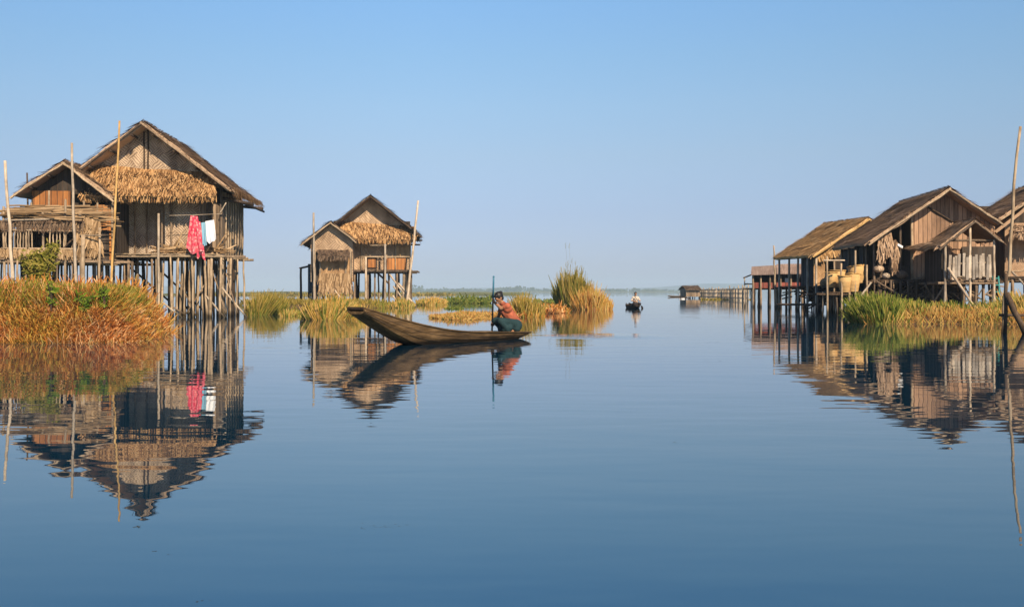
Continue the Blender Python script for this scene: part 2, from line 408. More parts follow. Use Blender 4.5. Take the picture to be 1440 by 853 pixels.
# ------------------------------------------------------------------ ground: banks, shore, hills
def smooth(a, b, x):
    t = max(0.0, min(1.0, (x - a) / (b - a))); return t * t * (3 - 2 * t)
from mathutils import noise as mnoise
def nz(x, y, s=1.0, z=0.0): return mnoise.noise(Vector((x * s, y * s, z)))
M['mud'] = plain('mud', (0.10, 0.065, 0.035), 0.95, 0.5, 2)
def field(name, x0, x1, y0, y1, fn, step, mat):
    mb = MB(); nx = int((x1 - x0) / step) + 1; ny = int((y1 - y0) / step) + 1
    vs = [(x0 + (x1 - x0) * i / nx, y0 + (y1 - y0) * j / ny) for j in range(ny + 1) for i in range(nx + 1)]
    mb.add([(x, y, fn(x, y)) for x, y in vs], [(j * (nx + 1) + i, j * (nx + 1) + i + 1, (j + 1) * (nx + 1) + i + 1, (j + 1) * (nx + 1) + i) for j in range(ny) for i in range(nx)])
    return struct(mb.build(name, mat, None, True))

def bank_h(x, y):
    ed = -8.15 + 0.25 * nz(x, y, .6) - 0.028 * max(0, y - 23) ** 2
    fy = 22.6 + 0.35 * nz(x, 0, .5, 3) + 0.2 * nz(x, 1, 1.7)
    h = smooth(0, 1.7, y - fy) ** 0.8 * smooth(0, 1.1, ed - x) ** 0.7 * smooth(0, 4, 35 - y)
    return -0.25 + h * (1.28 + 0.14 * nz(x, y, .5, 7) + .06 * nz(x, y, 1.6, 1) + 0.05 * smooth(-9, -13, x))
field('bank', -26, -6.9, 21.8, 35.5, bank_h, 0.22, M['mud'])

def rbank_h(x, y):
    fy = 35.8 + 0.4 * nz(x, 0, .4, 3) - 0.05 * (x - 12)
    lx = 11.6 + 0.25 * (y - 36) + .3 * nz(0, y, .6)
    h = smooth(0, 1.6, y - fy) * smooth(0, 1.4, x - lx) * smooth(0, 3, 58 - y)
    return -0.2 + h * (0.42 + 0.1 * nz(x, y, .6, 5))
field('bank', 11, 44, 35, 58, rbank_h, 0.45, M['mud'])

def islet_h(x, y):
    c = on_water(500, 432); r = math.hypot((x - c.x + 2) / 6.0, (y - c.y) / 7.0) + .12 * nz(x, y, .3)
    return -0.2 + 0.5 * (1 - smooth(0.55, 1.0, r))
c = on_water(500, 432); field('bank', c.x - 17, c.x + 15, c.y - 10, c.y + 10, islet_h, 0.8, M['mud'])

SHORE_GRASS = c
M['shore'] = plain('shore', (0.12, 0.13, 0.05), 0.95, 0.4, 0.05)
def shore_strip(px0, px1, Y, dep, hgt, n=60):
    x0 = (px0 - CX) / FPX * Y; x1 = (px1 - CX) / FPX * Y
    def f(x, y):
        u = (x - x0) / (x1 - x0); e = smooth(0, .06, u) * smooth(0, .06, 1 - u)
        v = (y - Y) / dep
        return -0.3 + (hgt * (0.7 + 0.5 * nz(x, y, 8 / (x1 - x0), Y)) + .3) * e * smooth(0, .2, v) * smooth(0, .2, 1 - v)
    return field('shore', x0, x1, Y, Y + dep, f, (x1 - x0) / n, M['shore'])
shore_strip(60, 770, 330, 40, 0.55)
shore_strip(250, 760, 520, 60, 1.3)
shore_strip(520, 1030, 2200, 300, 2.0)

M['hill'] = plain('hill', (0.06, 0.085, 0.06), 1.0, 0.3, 0.002)
def hill_f(x, y):
    v = smooth(4600, 4850, y) * smooth(5300, 5000, y); r = max(0, 1 - abs((x - 1100) / 900)); r2 = max(0, 1 - abs((x + 150) / 1100)); r3 = max(0, 1 - abs((x + 1700) / 700))
    return -5 + v * (46 * smooth(0, 1, r) + 22 * smooth(0, 1, r2) + 30 * smooth(0, 1, r3) + 9 * nz(x, y, .004, 2) * (r + r2 + r3))
field('hills', -2600, 2200, 4600, 5300, hill_f, 50, M['hill'])

# far trees along the horizon: one mass nobody could count
M['far_leaf'] = blade_mat('far_leaf', [(0, (0.03, 0.05, 0.02)), (1, (0.09, 0.11, 0.04))], 0.1)
mb = MB()
for i in range(260):
    px = U(560, 1060); Y = U(2300, 2600); hgt = U(3, 13) * (.35 + .9 * abs(nz(px, 0, .013, 4))) * 1.5
    p = at(px, 410, Y); p.z = 0
    for j in range(16):
        q = p + Vector((U(-6, 6), U(-4, 4), U(.5, hgt)))
        blade(mb, q, Vector((U(-1, 1), U(-.3, .3), U(-.3, 1))), Vector((0, -1, 0)), U(2, 4), U(2.5, 5), .3)
tag(mb.build('distant_trees', M['far_leaf']), 'hazy line of distant trees along the horizon', None, kind='stuff')

# ------------------------------------------------------------------ grass
M['dry'] = blade_mat('dry_grass', [(0, (0.09, 0.03, 0.01)), (0.22, (0.36, 0.11, 0.028)), (0.5, (0.54, 0.21, 0.06)), (0.78, (0.68, 0.36, 0.15)), (0.92, (0.78, 0.54, 0.32)), (1, (0.24, 0.20, 0.04))], 0.25,
                     (0.8, [(0, (0.22, 0.08, 0.02)), (0.4, (0.48, 0.22, 0.045)), (0.75, (0.54, 0.33, 0.08)), (1, (0.28, 0.27, 0.04))]))
M['gold'] = blade_mat('gold_grass', [(0, (0.30, 0.18, 0.045)), (0.45, (0.52, 0.31, 0.075)), (0.8, (0.64, 0.44, 0.17)), (1, (0.26, 0.26, 0.05))], 0.35)
M['green'] = blade_mat('green_grass', [(0, (0.05, 0.08, 0.015)), (0.5, (0.13, 0.17, 0.03)), (0.8, (0.25, 0.26, 0.05)), (1, (0.38, 0.31, 0.09))], 0.35)
M['leaf'] = blade_mat('leaf', [(0, (0.05, 0.09, 0.012)), (0.5, (0.12, 0.19, 0.022)), (1, (0.26, 0.30, 0.05))], 0.35)
M['dry2'] = blade_mat('dry_gold_grass', [(0, (0.30, 0.14, 0.04)), (0.4, (0.48, 0.27, 0.08)), (0.8, (0.56, 0.37, 0.13)), (1, (0.28, 0.28, 0.06))], 0.3)
M['olive'] = blade_mat('olive', [(0, (0.10, 0.09, 0.02)), (0.4, (0.24, 0.2, 0.04)), (0.8, (0.36, 0.26, 0.06)), (1, (0.45, 0.33, 0.12))], 0.35)
M['crest'] = blade_mat('crest_grass', [(0, (0.07, 0.075, 0.012)), (0.4, (0.20, 0.20, 0.03)), (0.75, (0.33, 0.28, 0.05)), (1, (0.50, 0.36, 0.12))], 0.35)
M['water_green'] = blade_mat('water_green', [(0, (0.06, 0.10, 0.02)), (0.6, (0.16, 0.20, 0.04)), (1, (0.3, 0.28, 0.07))], 0.3)
VIEW = Vector((0, -1, 0.15)).normalized()
def grass_on(mb, x0, x1, y0, y1, fn, n, L, w, keep=lambda x, y: True, up=1.0, minz=-0.12, spread=1.0):
    c = 0; tries = 0
    while c < n and tries < n * 12:
        tries += 1
        x = U(x0, x1); y = U(y0, y1)
        if not keep(x, y): continue
        z = fn(x, y)
        if z < minz: continue
        e = 0.15; gx = (fn(x + e, y) - z) / e; gy = (fn(x, y + e) - z) / e
        nn = Vector((-gx, -gy, 1)).normalized()
        d = nn * 0.55 + Vector((U(-1, 1) * spread, U(-1, 1) * spread, U(0.1, 1.0) * up))
        l = L * U(0.45, 1.15)
        a = U(0, 6.3); s = Vector((math.cos(a), math.sin(a) * .5, U(-.3, .3)))
        blade(mb, Vector((x, y, z - .03)), d, VIEW, l, w * U(0.5, 1.3), l * U(-.1, .35) * 1.0, s)
        c += 1
    return mb
def thin_top(x, y): return bank_h(x, y) < .72 or RND() < .35
mb = grass_on(MB(), -16, -6.8, 22.2, 24.8, bank_h, 34000, 0.17, 0.024, thin_top, up=.5)
grass_on(mb, -16, -7.4, 22.2, 24.8, bank_h, 5000, 0.34, 0.018, up=.9)
grass_on(mb, -16, -7.4, 22.2, 25.2, bank_h, 11000, 0.13, 0.065, up=.3)
grass_on(mb, -16, -7.4, 22.1, 23.0, bank_h, 3500, 0.4, 0.018, up=.1, minz=-.24)
grass_on(mb, -19, -6.8, 24.6, 29, bank_h, 8000, 0.24, 0.026, thin_top, up=.7)
grass_on(mb, -22, -7.5, 28, 35, bank_h, 2500, 0.5, 0.04, up=1.3)
tag(mb.build('dry_grass', M['dry']), 'dense rust orange dry grass covering the left bank', None, kind='stuff')
def gp(x, y): return nz(x, y, .8, 21) + .5 * nz(x, y, 2.3, 5) > -0.12 and bank_h(x, y) > 0.35 + .55 * RND()
mb = grass_on(MB(), -16, -7.2, 23.0, 27, bank_h, 15000, 0.17, 0.02, gp, .9)
grass_on(mb, -16, -7.8, 23.4, 27.5, bank_h, 11000, 0.30, 0.022, lambda x, y: bank_h(x, y) > .7, 1.2)
tag(mb.build('green_grass', M['crest']), 'olive green grass along the crest of the left bank', None, kind='stuff')

mb = MB(); cI = SHORE_GRASS
grass_on(mb, cI.x - 9, cI.x + 5, cI.y - 7, cI.y + 7, islet_h, 2600, .4, .05, minz=-.1, up=1.3)
tag(mb.build('marsh_grass', M['olive']), 'olive marsh grass on the low islet under the middle house', None, kind='stuff')
def leafy_plant(px, py, Y, hgt, wid, n, label, mat='leaf', leaf=(.11, .035), stems=6):
    base = at(px, py, Y); root = empty('leafy_plant', base)
    st = MB(); lf = MB()
    for i in range(stems):
        a = U(0, 6.28); top = Vector((math.cos(a) * wid * U(.3, 1), math.sin(a) * wid * .6, hgt * U(.6, 1)))
        pts = [Vector((0, 0, -0.2)), Vector((top.x * .3, top.y * .3, top.z * .45)), top]
        st.tube(pts, [.018, .013, .006], 5)
        for j in range(n // stems):
            t = U(.2, 1); p = pts[0].lerp(pts[1], t * 2) if t < .5 else pts[1].lerp(pts[2], t * 2 - 1)
            d = Vector((U(-1, 1), U(-1, 1), U(-.3, .9)))
            blade(lf, p + Vector((U(-.05, .05), U(-.05, .05), 0)), d, VIEW, leaf[0] * U(.6, 1.4), leaf[1] * U(.6, 1.4), leaf[0] * .35)
    st.build('stem', M['post_dark'], root); lf.build('foliage', M[mat], root)
    return tag(root, label, 'plant', 'leafy plants on the left bank')
leafy_plant(72, 424, 23.6, .45, .12, 60, 'bright green leafy plant on the left bank, leftmost of the three below the sheds')
leafy_plant(118, 434, 23.5, .36, .3, 80, 'spreading green leafy plant in the middle of the left bank')
leafy_plant(147, 430, 23.7, .55, .10, 65, 'tall narrow green leafy plant at the right of the left bank crest')

def reed_clump(name, px0, px1, base, top, n, mats, label, w=0.035, cat='reeds', lean=.42, thick=2.0, group='reed clumps standing in the lake', minh=.3, prof=None, parts=('leaves', 'stems')):
    """mats: list of (material, share, height share)"""
    Y = H * FPX / (base - HY); x0 = (px0 - CX) / FPX * Y; x1 = (px1 - CX) / FPX * Y
    hmax = (base - top) / FPX * Y; root = empty(name, ((x0 + x1) / 2, Y + thick / 2, 0)); hw = (x1 - x0) / 2
    for pi, (mt, share, hs) in enumerate(mats):
        mb = MB()
        for i in range(int(n * share * 1.6)):
            r = math.sqrt(RND()); a = U(0, 6.283)
            x = r * math.cos(a) * hw * .92; y = r * math.sin(a) * thick / 2
            u = x / hw
            ph = prof(u) if prof else (1 - .55 * u * u)
            un = .72 + .55 * nz(x * 1.4, y, 1.1, px0 * .37)
            l = hmax * hs * ph * un * U(minh * .6, 1.0) ** 1.25
            d = Vector((u * lean * .5 + nz(x, y, .9, px0) * .5 + U(-lean, lean), U(-lean, lean), 1))
            s = Vector((1, U(-.5, .5), U(-.2, .2)))
            blade(mb, Vector((x, y, -0.1)), d, VIEW, l, w * .68 * U(.4, 1.3), l * U(-.02, .4), s)
        mb.build(parts[pi % len(parts)] if len(mats) <= len(parts) else 'leaves', M[mt], root)
    return tag(root, label, cat, group)
# ------------------------------------------------------------------ stilts under a floor
def stilts(root, xs, ys, ztop, r=0.06, mat='stilt', lean=.08, zb=-0.35, skip=0.0):
    for yy in ys:
        for xx in xs:
            if RND() < skip: continue
            x = xx + U(-.17, .17); y = yy + U(-.22, .22); q = r * U(.55, 1.05)
            bar(root, 'stilt', (x + U(-lean, lean), y + U(-lean, lean), zb), (x, y, ztop), q, M[mat], q * .9, .02)
def lin(a, b, n): return [a + (b - a) * i / (n - 1) for i in range(n)]

# ================================================================== HOUSE 1 (big house, left)
F1 = Frame(200, 46.4, 3.5); r1 = F1.root('stilt_house')
L = F1.L
yr = -0.8
A = L(200, 170, yr); RE = L(323, 264, yr); dz = A.z - RE.z; wd = RE.x - A.x
gable_roof(r1, A.x, A.z, A.x - wd, RE.z, A.x + wd, RE.z, yr, 6.6, M['thatch_grey'], M['stilt'], back_drop=0.05, thick=.16, L=.7, row=.26, step=.08, lift=.06, over=.2)
# straw hanging under the right eave and along the rake
mb = MB(); fringe(mb, (A.x + wd + .05, yr, RE.z + .05), (A.x + wd + .1, 6.6, RE.z), 420, .45, .05, Vector((.25, 0, 0)))
mb.build('eave_fringe', M['thatch_warm'], r1)
WR = L(312, 300).x; WL = L(90, 300).x; FZ = L(200, 357).z; WT = L(300, 268).z
HD = 4.6                                    # depth of the room
gl = L(113, 240, 0); mid_x = L(232, 300, 0).x
def rake_z(x): return A.z - abs(x - A.x) / wd * dz
# gable of woven mats with two dark battens
gz = L(200, 244, 0).z
wall(r1, 'gable', [(WL, 0, gz - .4), (WR, 0, gz - .4), (WR, 0, rake_z(WR) - .16), (A.x, 0, A.z - .18), (WL, 0, rake_z(WL) - .16)], M['weave'])
for px in (203, 208.5):
    t = L(px, 190, 0); bar(r1, 'gable_bar', (t.x, -.03, gz - .3), (t.x, -.03, rake_z(t.x) - .25), .04, M['post_dark'])
# purlin ends poking out under the rake
for s in (-1, 1):
    for u in (.12, .36, .6, .84):
        x = A.x + s * wd * u; z = rake_z(x) - .27
        bar(r1, 'purlin', (x, yr - .05, z), (x, 6.4, z - .03), .05, M['post_dark'])
# outrigger beams at the right eave
q0 = L(312, 277, 0); q1 = L(357, 287, 0); bar(r1, 'outrigger', (q0.x - .6, 0.1, q0.z + .06), (q1.x - .05, 0.25, q1.z), .085, M['post_dark'])
bar(r1, 'outrigger', (WR - .5, HD, q0.z), (WR + 1.0, HD, q0.z - .15), .08, M['post_dark'])
bar(r1, 'outrigger', (WR + .78, -.1, q1.z + .1), (WR + .95, HD + .5, q1.z + .05), .06, M['post_dark'])
# front: recessed dark veranda wall on the left, projecting room on the right, side wall
wall(r1, 'wall', rect_y(WL, mid_x + .3, FZ, WT + .5, 1.15), M['weave_grey'])
wall(r1, 'wall', rect_y(mid_x, WR - .92, FZ, WT + .6, 0.03), M['weave'])
wall(r1, 'wall', rect_y(WR - .92, WR, FZ, WT + .25, 0.045), M['plank'])
wall(r1, 'wall', rect_x(0.0, 1.2, FZ, WT + .6, mid_x), M['weave_grey'], (0.05, 0, 0))
wall(r1, 'wall', rect_x(0.09, HD, FZ, WT - .02, WR), M['plank'], (-0.05, 0, 0))
wall(r1, 'wall', [(WL, HD, FZ), (WR, HD, FZ), (WR, HD, rake_z(WR) - .3), (A.x, HD, A.z - .4), (WL, HD, rake_z(WL) - .3)], M['plank_dark'])
wall(r1, 'wall', rect_x(0, HD, FZ, WT, WL), M['weave_grey'], (0.05, 0, 0))
# flat near-black panel painted as a shaded gap in the front wall
gx = L(304, 300).x
wall(r1, 'window', rect_y(gx - .14, gx + .24, WT - .55, WT + .1, 0.0), plain('hollow_shade', (0.02, 0.017, 0.014), .9), (0, .03, 0))
for px, y in ((228, -.06), (241, -.06), (281, -.05), (291, -.04), (297, -.05), (310, -.05), (206, 1.08), (190, 1.08)):
    p = L(px, 300, y); bar(r1, 'post', (p.x, y, FZ - .1), (p.x + U(-.03, .03), y, WT + .35), U(.035, .055), M['stilt'])
for yy in (0.6, 1.1, 1.65, 2.2, 2.8, 3.4, 4.0, 4.5):
    bar(r1, 'post', (WR + .05, yy, FZ - .2), (WR + .05, yy, WT - U(0, .1)), U(.035, .05), M['bamboo'])
# low broken mats at the foot of the projecting room
mb = MB()
for i in range(90):
    p = Vector((U(mid_x, WR + .1), U(-.5, -.08), FZ + U(.02, .25)))
    blade(mb, p, Vector((U(-1, 1), U(-.3, .2), U(-.15, .25))), VIEW, U(.3, .9), U(.04, .1), .02)
mb.build('mat_scraps', M['sticks'], r1)
# skirt roof (awning) of fresh thatch across the front
aw = [L(119, 231, -.02), L(300, 244, -.02), L(303, 276, -1.15), L(112, 276, -1.15)]
mb = MB(); thatch(mb, aw[0], aw[1], aw[2], aw[3], row=.2, step=.06, L=.5, w=.075, lift=.06, over=.16, thick=.14, sag=.05)
fringe(mb, aw[3] + Vector((0, .04, 0)), aw[2] + Vector((0, .04, 0)), 420, .26, .05)
fringe(mb, aw[1], aw[2], 70, .25, .05)
mb.build('awning', M['thatch_warm'], r1)
bar(r1, 'awning_beam', (aw[3].x, -1.05, aw[3].z - .12), (aw[2].x, -1.05, aw[2].z - .12), .05, M['post_dark'])
# floor deck and front walkway
deck(r1, WL - .1, WR + .06, -.75, HD, FZ - .03, M['bamboo'])
q1 = L(345, 361, -.6); bar(r1, 'floor_beam', (mid_x - 2, -.62, FZ - .12), (q1.x, -.55, q1.z), .065, M['stilt'])
q1 = L(349, 363, 2); bar(r1, 'floor_beam', (mid_x - 1, 1.6, FZ - .16), (q1.x, 2, q1.z), .055, M['stilt'])
pz = L(223, 300, -.9); bar(r1, 'post', (pz.x, -.9, -.3), (pz.x, -.9, pz.z), .06, M['bamboo_pale'])
pz = L(160, 300, -1.5); bar(r1, 'post', (pz.x - .02, -1.5, -.3), (pz.x, -1.5, aw[3].z), .07, M['stilt'])
# stilts: dense under the right half, sparser at the left
xR = L(335, 400, 3).x
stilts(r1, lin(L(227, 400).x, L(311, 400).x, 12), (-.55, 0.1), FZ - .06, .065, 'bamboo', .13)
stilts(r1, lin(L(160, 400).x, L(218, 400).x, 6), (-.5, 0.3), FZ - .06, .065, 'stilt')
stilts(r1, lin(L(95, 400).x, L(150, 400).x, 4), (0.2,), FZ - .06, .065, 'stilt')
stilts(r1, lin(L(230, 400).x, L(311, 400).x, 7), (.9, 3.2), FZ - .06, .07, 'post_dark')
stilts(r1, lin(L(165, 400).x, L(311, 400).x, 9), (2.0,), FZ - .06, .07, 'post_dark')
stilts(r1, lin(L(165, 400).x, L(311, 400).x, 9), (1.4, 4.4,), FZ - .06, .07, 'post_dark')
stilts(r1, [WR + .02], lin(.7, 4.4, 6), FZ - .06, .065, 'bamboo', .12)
def br(root, F, a, b, ya, yb, r=.045, mat='bamboo_pale', name='brace'):
    bar(root, name, F.L(a[0], a[1], ya), F.L(b[0], b[1], yb), r, M[mat])
br(r1, F1, (290, 416), (316, 447), -.6, -.75); br(r1, F1, (312, 404), (347, 446), -.2, -.4); br(r1, F1, (228, 425), (256, 446), -.7, -.8, .04)
br(r1, F1, (262, 441), (300, 380), -.45, -.3, .03, 'stilt'); br(r1, F1, (276, 444), (250, 392), -.45, -.3, .03, 'stilt'); br(r1, F1, (318, 442), (296, 372), -.45, -.3, .03, 'stilt'); br(r1, F1, (334, 440), (318, 384), -.45, -.3, .03, 'stilt'); br(r1, F1, (244, 432), (262, 444), -.7, -.8, .035, 'stilt')
br(r1, F1, (170, 365), (240, 425), 2.0, 2.2, .05, 'post_dark'); br(r1, F1, (205, 362), (290, 440), 4.2, 4.2, .05, 'post_dark'); br(r1, F1, (300, 362), (312, 440), 0.3, 0.3, .05, 'post_dark')
br(r1, F1, (255, 440), (330, 366), 3.2, 3.2, .05, 'stilt'); br(r1, F1, (309, 300), (318, 285), -.3, -.3, .03)
tag(r1, 'largest thatched stilt house, with pink and white laundry at its corner', 'stilt house', 'thatched houses on stilts')

# laundry line and the three cloths
p0 = F1.L(238, 303, -.95); p1 = F1.L(312, 301, -.95)
def w1(v): return Vector((F1.o.x + F1.r.x * v.x + F1.b.x * v.y, F1.o.y + F1.r.y * v.x + F1.b.y * v.y, v.z))
def cloth(name, corners, mat, label, cat, fold=.05, nf=4, hem=.06, seed=0):
    """corners: top left, top right, bottom right, bottom left in world space"""
    a, b, c, d = corners; mb = MB(); nx, ny = 18, 20; nrm = Vector((0.25, -1, 0))
    th = .012
    def P(i, j, o):
        u = i / nx; v = j / ny
        p = a.lerp(b, u).lerp(d.lerp(c, u), v)
        p = p + nrm * (fold * (0.25 + v) * math.sin(u * math.pi * 2 * nf / 2 + seed + 1.3 * math.sin(v * 2 + seed)) + o)
        p.z += hem * v * math.sin(u * 7 + seed * 2) + .03 * math.sin(u * 13 + seed) * v
        return p
    for o in (0, th):
        vs = [P(i, j, o) for j in range(ny + 1) for i in range(nx + 1)]
        mb.add(vs, [(j * (nx + 1) + i, j * (nx + 1) + i + 1, (j + 1) * (nx + 1) + i + 1, (j + 1) * (nx + 1) + i) for j in range(ny) for i in range(nx)])
    o = mb.build(name, mat, None, True); return tag(o, label, cat, 'laundry on the line')
m, nt = new_mat('pink_cloth'); k = N(nt); tc = k.n('ShaderNodeTexCoord')
v = k.n('ShaderNodeTexVoronoi'); v.inputs['Scale'].default_value = 8.0; k.l(tc.outputs['Object'], v.inputs['Vector'])
c_ = k.ramp(k.noise(tc.outputs['Object'], 4, 3), [(0.4, (0.55, 0.03, 0.08)), (0.6, (0.66, 0.12, 0.16))])
k.principled(k.mix(k.ramp(v.outputs['Distance'], [(0.15, (1, 1, 1)), (0.55, (0, 0, 0))]), c_, (0.74, 0.36, 0.36)), .9); M['pink'] = m
M['white_cloth'] = plain('white_cloth', (0.78, 0.79, 0.82), .9, .04); M['blue_cloth'] = plain('blue_cloth', (0.22, 0.42, 0.55), .9, .1)
def wl(px, py, y=-.98): return w1(F1.L(px, py, y))
cloth('laundry_cloth', (wl(268, 303), wl(278, 304), wl(287, 357), wl(262, 352)), M['pink'], 'pink patterned cloth hanging on the line of the largest stilt house', 'cloth', .09, 5, .1, 1.0)
cloth('laundry_cloth', (wl(276, 310, -.9), wl(282, 312, -.9), wl(289, 364, -.9), wl(277, 360, -.9)), M['pink'], 'narrow pink cloth hanging lowest behind the wide pink cloth', 'cloth', .05, 3, .1, 2.2)
cloth('laundry_cloth', (wl(283, 313, -.9), wl(290, 312, -.9), wl(292, 343, -.9), wl(285, 346, -.9)), M['blue_cloth'], 'pale blue cloth hanging between the pink cloth and the white shirt', 'cloth', .04, 3, .05, .4)
cloth('white_shirt', (wl(289, 311), wl(301, 309), wl(304, 338), wl(291, 342)), M['white_cloth'], 'white shirt hanging at the right end of the laundry line', 'shirt', .05, 4, .04, .9)
o = pole_mesh(w1(p0), w1(p1), .012, .012, w=.02).build('laundry_line', M['bamboo_pale']); tag(o, 'thin laundry line holding the pink and white washing', 'line')

# ================================================================== KITCHEN HUT beside house 1
F2 = Frame(90, 45.0, 3.5); r2 = F2.root('stilt_hut'); L = F2.L
yr = -.5; A = L(90, 226, yr); RE = L(159, 278, yr); LE = L(18, 273, yr)
gable_roof(r2, A.x, A.z, LE.x, LE.z, RE.x, RE.z, yr, 3.6, M['thatch_grey'], M['bamboo'], thick=.12, L=.55, row=.24, lift=.05, over=.12)
FZ2 = L(90, 366).z; xl = L(44, 290).x; xr = L(158, 290).x
def rz2(x): return A.z - (A.z - LE.z) * max(abs(x - A.x) / (A.x - LE.x), 0) - .2
wall(r2, 'gable', [(xl, .1, L(40, 268).z), (L(95, 268).x, .1, L(40, 268).z), (xr, .1, L(40, 268).z), (xr, .1, rz2(xr)), (A.x, .1, A.z - .2), (xl, .1, rz2(xl))], M['plank_dark'])
wall(r2, 'wall', rect_y(xl, L(98, 290).x, FZ2, L(40, 268).z, .06), M['plank_orange'])
wall(r2, 'wall', rect_y(L(98, 290).x, L(136, 290).x, FZ2, L(40, 268).z, .5), M['plank_dark'])
wall(r2, 'wall', rect_y(L(136, 290).x, xr + .1, FZ2, L(40, 288).z, -.2), M['plank_orange'])
wall(r2, 'wall', rect_x(.0, 3.4, FZ2, LE.z, xl), M['plank_dark'], (.05, 0, 0))
wall(r2, 'wall', rect_x(.0, 3.4, FZ2, LE.z, xr), M['plank_dark'], (-.05, 0, 0))
wall(r2, 'wall', rect_y(xl, xr, FZ2, LE.z + 1, 3.4), M['plank_dark'])
for px, t_, y in ((44, 285, -.0), (69, 268, 0.0), (92, 280, -.05), (118, 282, -.3), (137, 285, -.35), (158, 280, -.3)):
    p = L(px, t_, y); bar(r2, 'post', (p.x, y, -.2), (p.x, y, p.z), .05, M['bamboo'])
for u in (.3, .65):
    for s, e in ((-1, LE), (1, RE)):
        x = A.x + (e.x - A.x) * u; z = A.z + (e.z - A.z) * u - .22; bar(r2, 'purlin', (x, yr - .05, z), (x, 3.5, z), .045, M['post_dark'])
deck(r2, xl - .1, xr + .3, -.4, 3.5, FZ2, M['stilt'])
stilts(r2, lin(xl, xr, 7), (-.2, 1.4, 3.2), FZ2 - .05, .06, 'post_dark')
q = L(165, 372, -.6); bar(r2, 'floor_beam', (xr - 1.6, -.6, FZ2 - .14), (q.x, -.6, q.z), .05, M['bamboo'])
tag(r2, 'small thatched stilt hut with bright orange plank wall beside the largest house', 'hut', 'thatched houses on stilts')

# ================================================================== DRYING PORCH with railing, in front of the hut
F3 = Frame(66, 42.6, 3.5); r3 = F3.root('drying_porch'); L = F3.L
x0 = L(2, 300).x; x1 = L(128, 300).x; zt = L(60, 292).z; zb = L(60, 314).z; FZ3 = L(60, 364).z
mb = MB()
for i in range(300):
    t = RND(); y = U(-1.0, 1.6); p = Vector((U(x0 - .1, x1 - 1.2), y, zb + .12 + (zt - zb) * (t * (0.75 + .25 * math.sin(y * 3)))))
    d = Vector((1, U(-.15, .15), U(-.08, .08))); ln = U(.8, 2.4)
    mb.tube([p, p + d * ln * .5 + Vector((0, 0, U(-.03, .03))), p + d * ln], [U(.015, .04)] * 3, 5)
mb.build('stick_pile', M['sticks'], r3)
mb = MB(); thatch(mb, (x0, 1.2, zb + .22), (x1, 1.2, zb + .22), (x1, -1.0, zb - .08), (x0, -1.0, zb - .08), row=.3, step=.07, L=.6, over=.14, thick=.14)
fringe(mb, (x0, -.95, zb + .02), (x1, -.95, zb + .02), 500, .42, .05, Vector((0, -.15, 0)))
mb.build('roof', M['thatch_dark'], r3)
mb = MB()
fringe(mb, L(104, 300, -.9), L(140, 312, -.6), 260, .55, .06, Vector((0, -.3, 0))); fringe(mb, L(108, 318, -.9), L(140, 330, -.6), 200, .7, .06, Vector((.1, -.3, 0)))
fringe(mb, L(112, 345, -.9), L(142, 340, -.5), 160, .5, .06); mb.build('straw_bundle', M['sticks'], r3)
for px, tp in ((5, 290), (37, 300), (60, 296), (92, 282), (113, 300), (140, 320)):
    p = L(px, tp, -.85); bar(r3, 'post', (p.x + U(-.05, .05), -.85, -.2), (p.x, -.85, p.z), .055, M['bamboo'])
p = L(117, 330, -1.0); q = L(115, 400, -1.0); bar(r3, 'post', (q.x, -1.0, -.2), (p.x, -1.0, p.z), .10, M['bamboo'], .08)
bar(r3, 'rail', L(2, 323, -.95), L(104, 325, -.95), .04, M['bamboo']); bar(r3, 'rail', L(2, 349, -.95), L(104, 350, -.95), .04, M['bamboo'])
bar(r3, 'rail', L(6, 310, -1.0), L(70, 308, -1.0), .035, M['bamboo_pale']); bar(r3, 'rail', L(112, 331, -1.0), L(143, 331, -1.0), .035, M['bamboo'])
for px in list(range(9, 48, 4)) + list(range(70, 92, 5)):
    bar(r3, 'baluster', L(px + U(-.8, .8), 352, -.93), L(px + U(-.8, .8), 321, -.93), .03, M['bamboo'])
wall(r3, 'wall', rect_y(x0, x1 + .3, FZ3, zb - .2, 1.3), M['plank_dark'])
mb = MB(); mb.prism(rect_y(x0 - .2, L(100, 360).x, FZ3 - .02, L(60, 352).z, -.86), (0, .05, 0))
fringe(mb, L(0, 350, -.95), L(104, 352, -.95), 420, .36, .05, Vector((0, -.2, 0))); mb.build('skirt', M['sticks'], r3)
mb = MB(); mb.prism([L(104, 365, -.7), L(142, 371, -.6), L(140, 335, -.6), L(108, 332, -.7)], (0, .05, 0)); fringe(mb, L(104, 340, -.75), L(142, 345, -.7), 260, .5, .06, Vector((0, -.2, 0))); mb.build('mat', M['sticks'], r3)
wall(r3, 'wall', rect_x(-.8, 1.3, FZ3, zb, x0 - .1), M['plank_dark'], (.05, 0, 0))
deck(r3, x0 - .3, x1 + .3, -.9, 1.4, FZ3 - .04, M['stilt'])
stilts(r3, lin(x0, x1, 8), (-.8, .3, 1.2), FZ3 - .05, .055, 'stilt')
br(r3, F3, (78, 360), (100, 338), -.95, -.95, .04, 'post_dark')
tag(r3, 'low porch with stick railing and a pile of sticks on its flat thatch roof', 'porch')

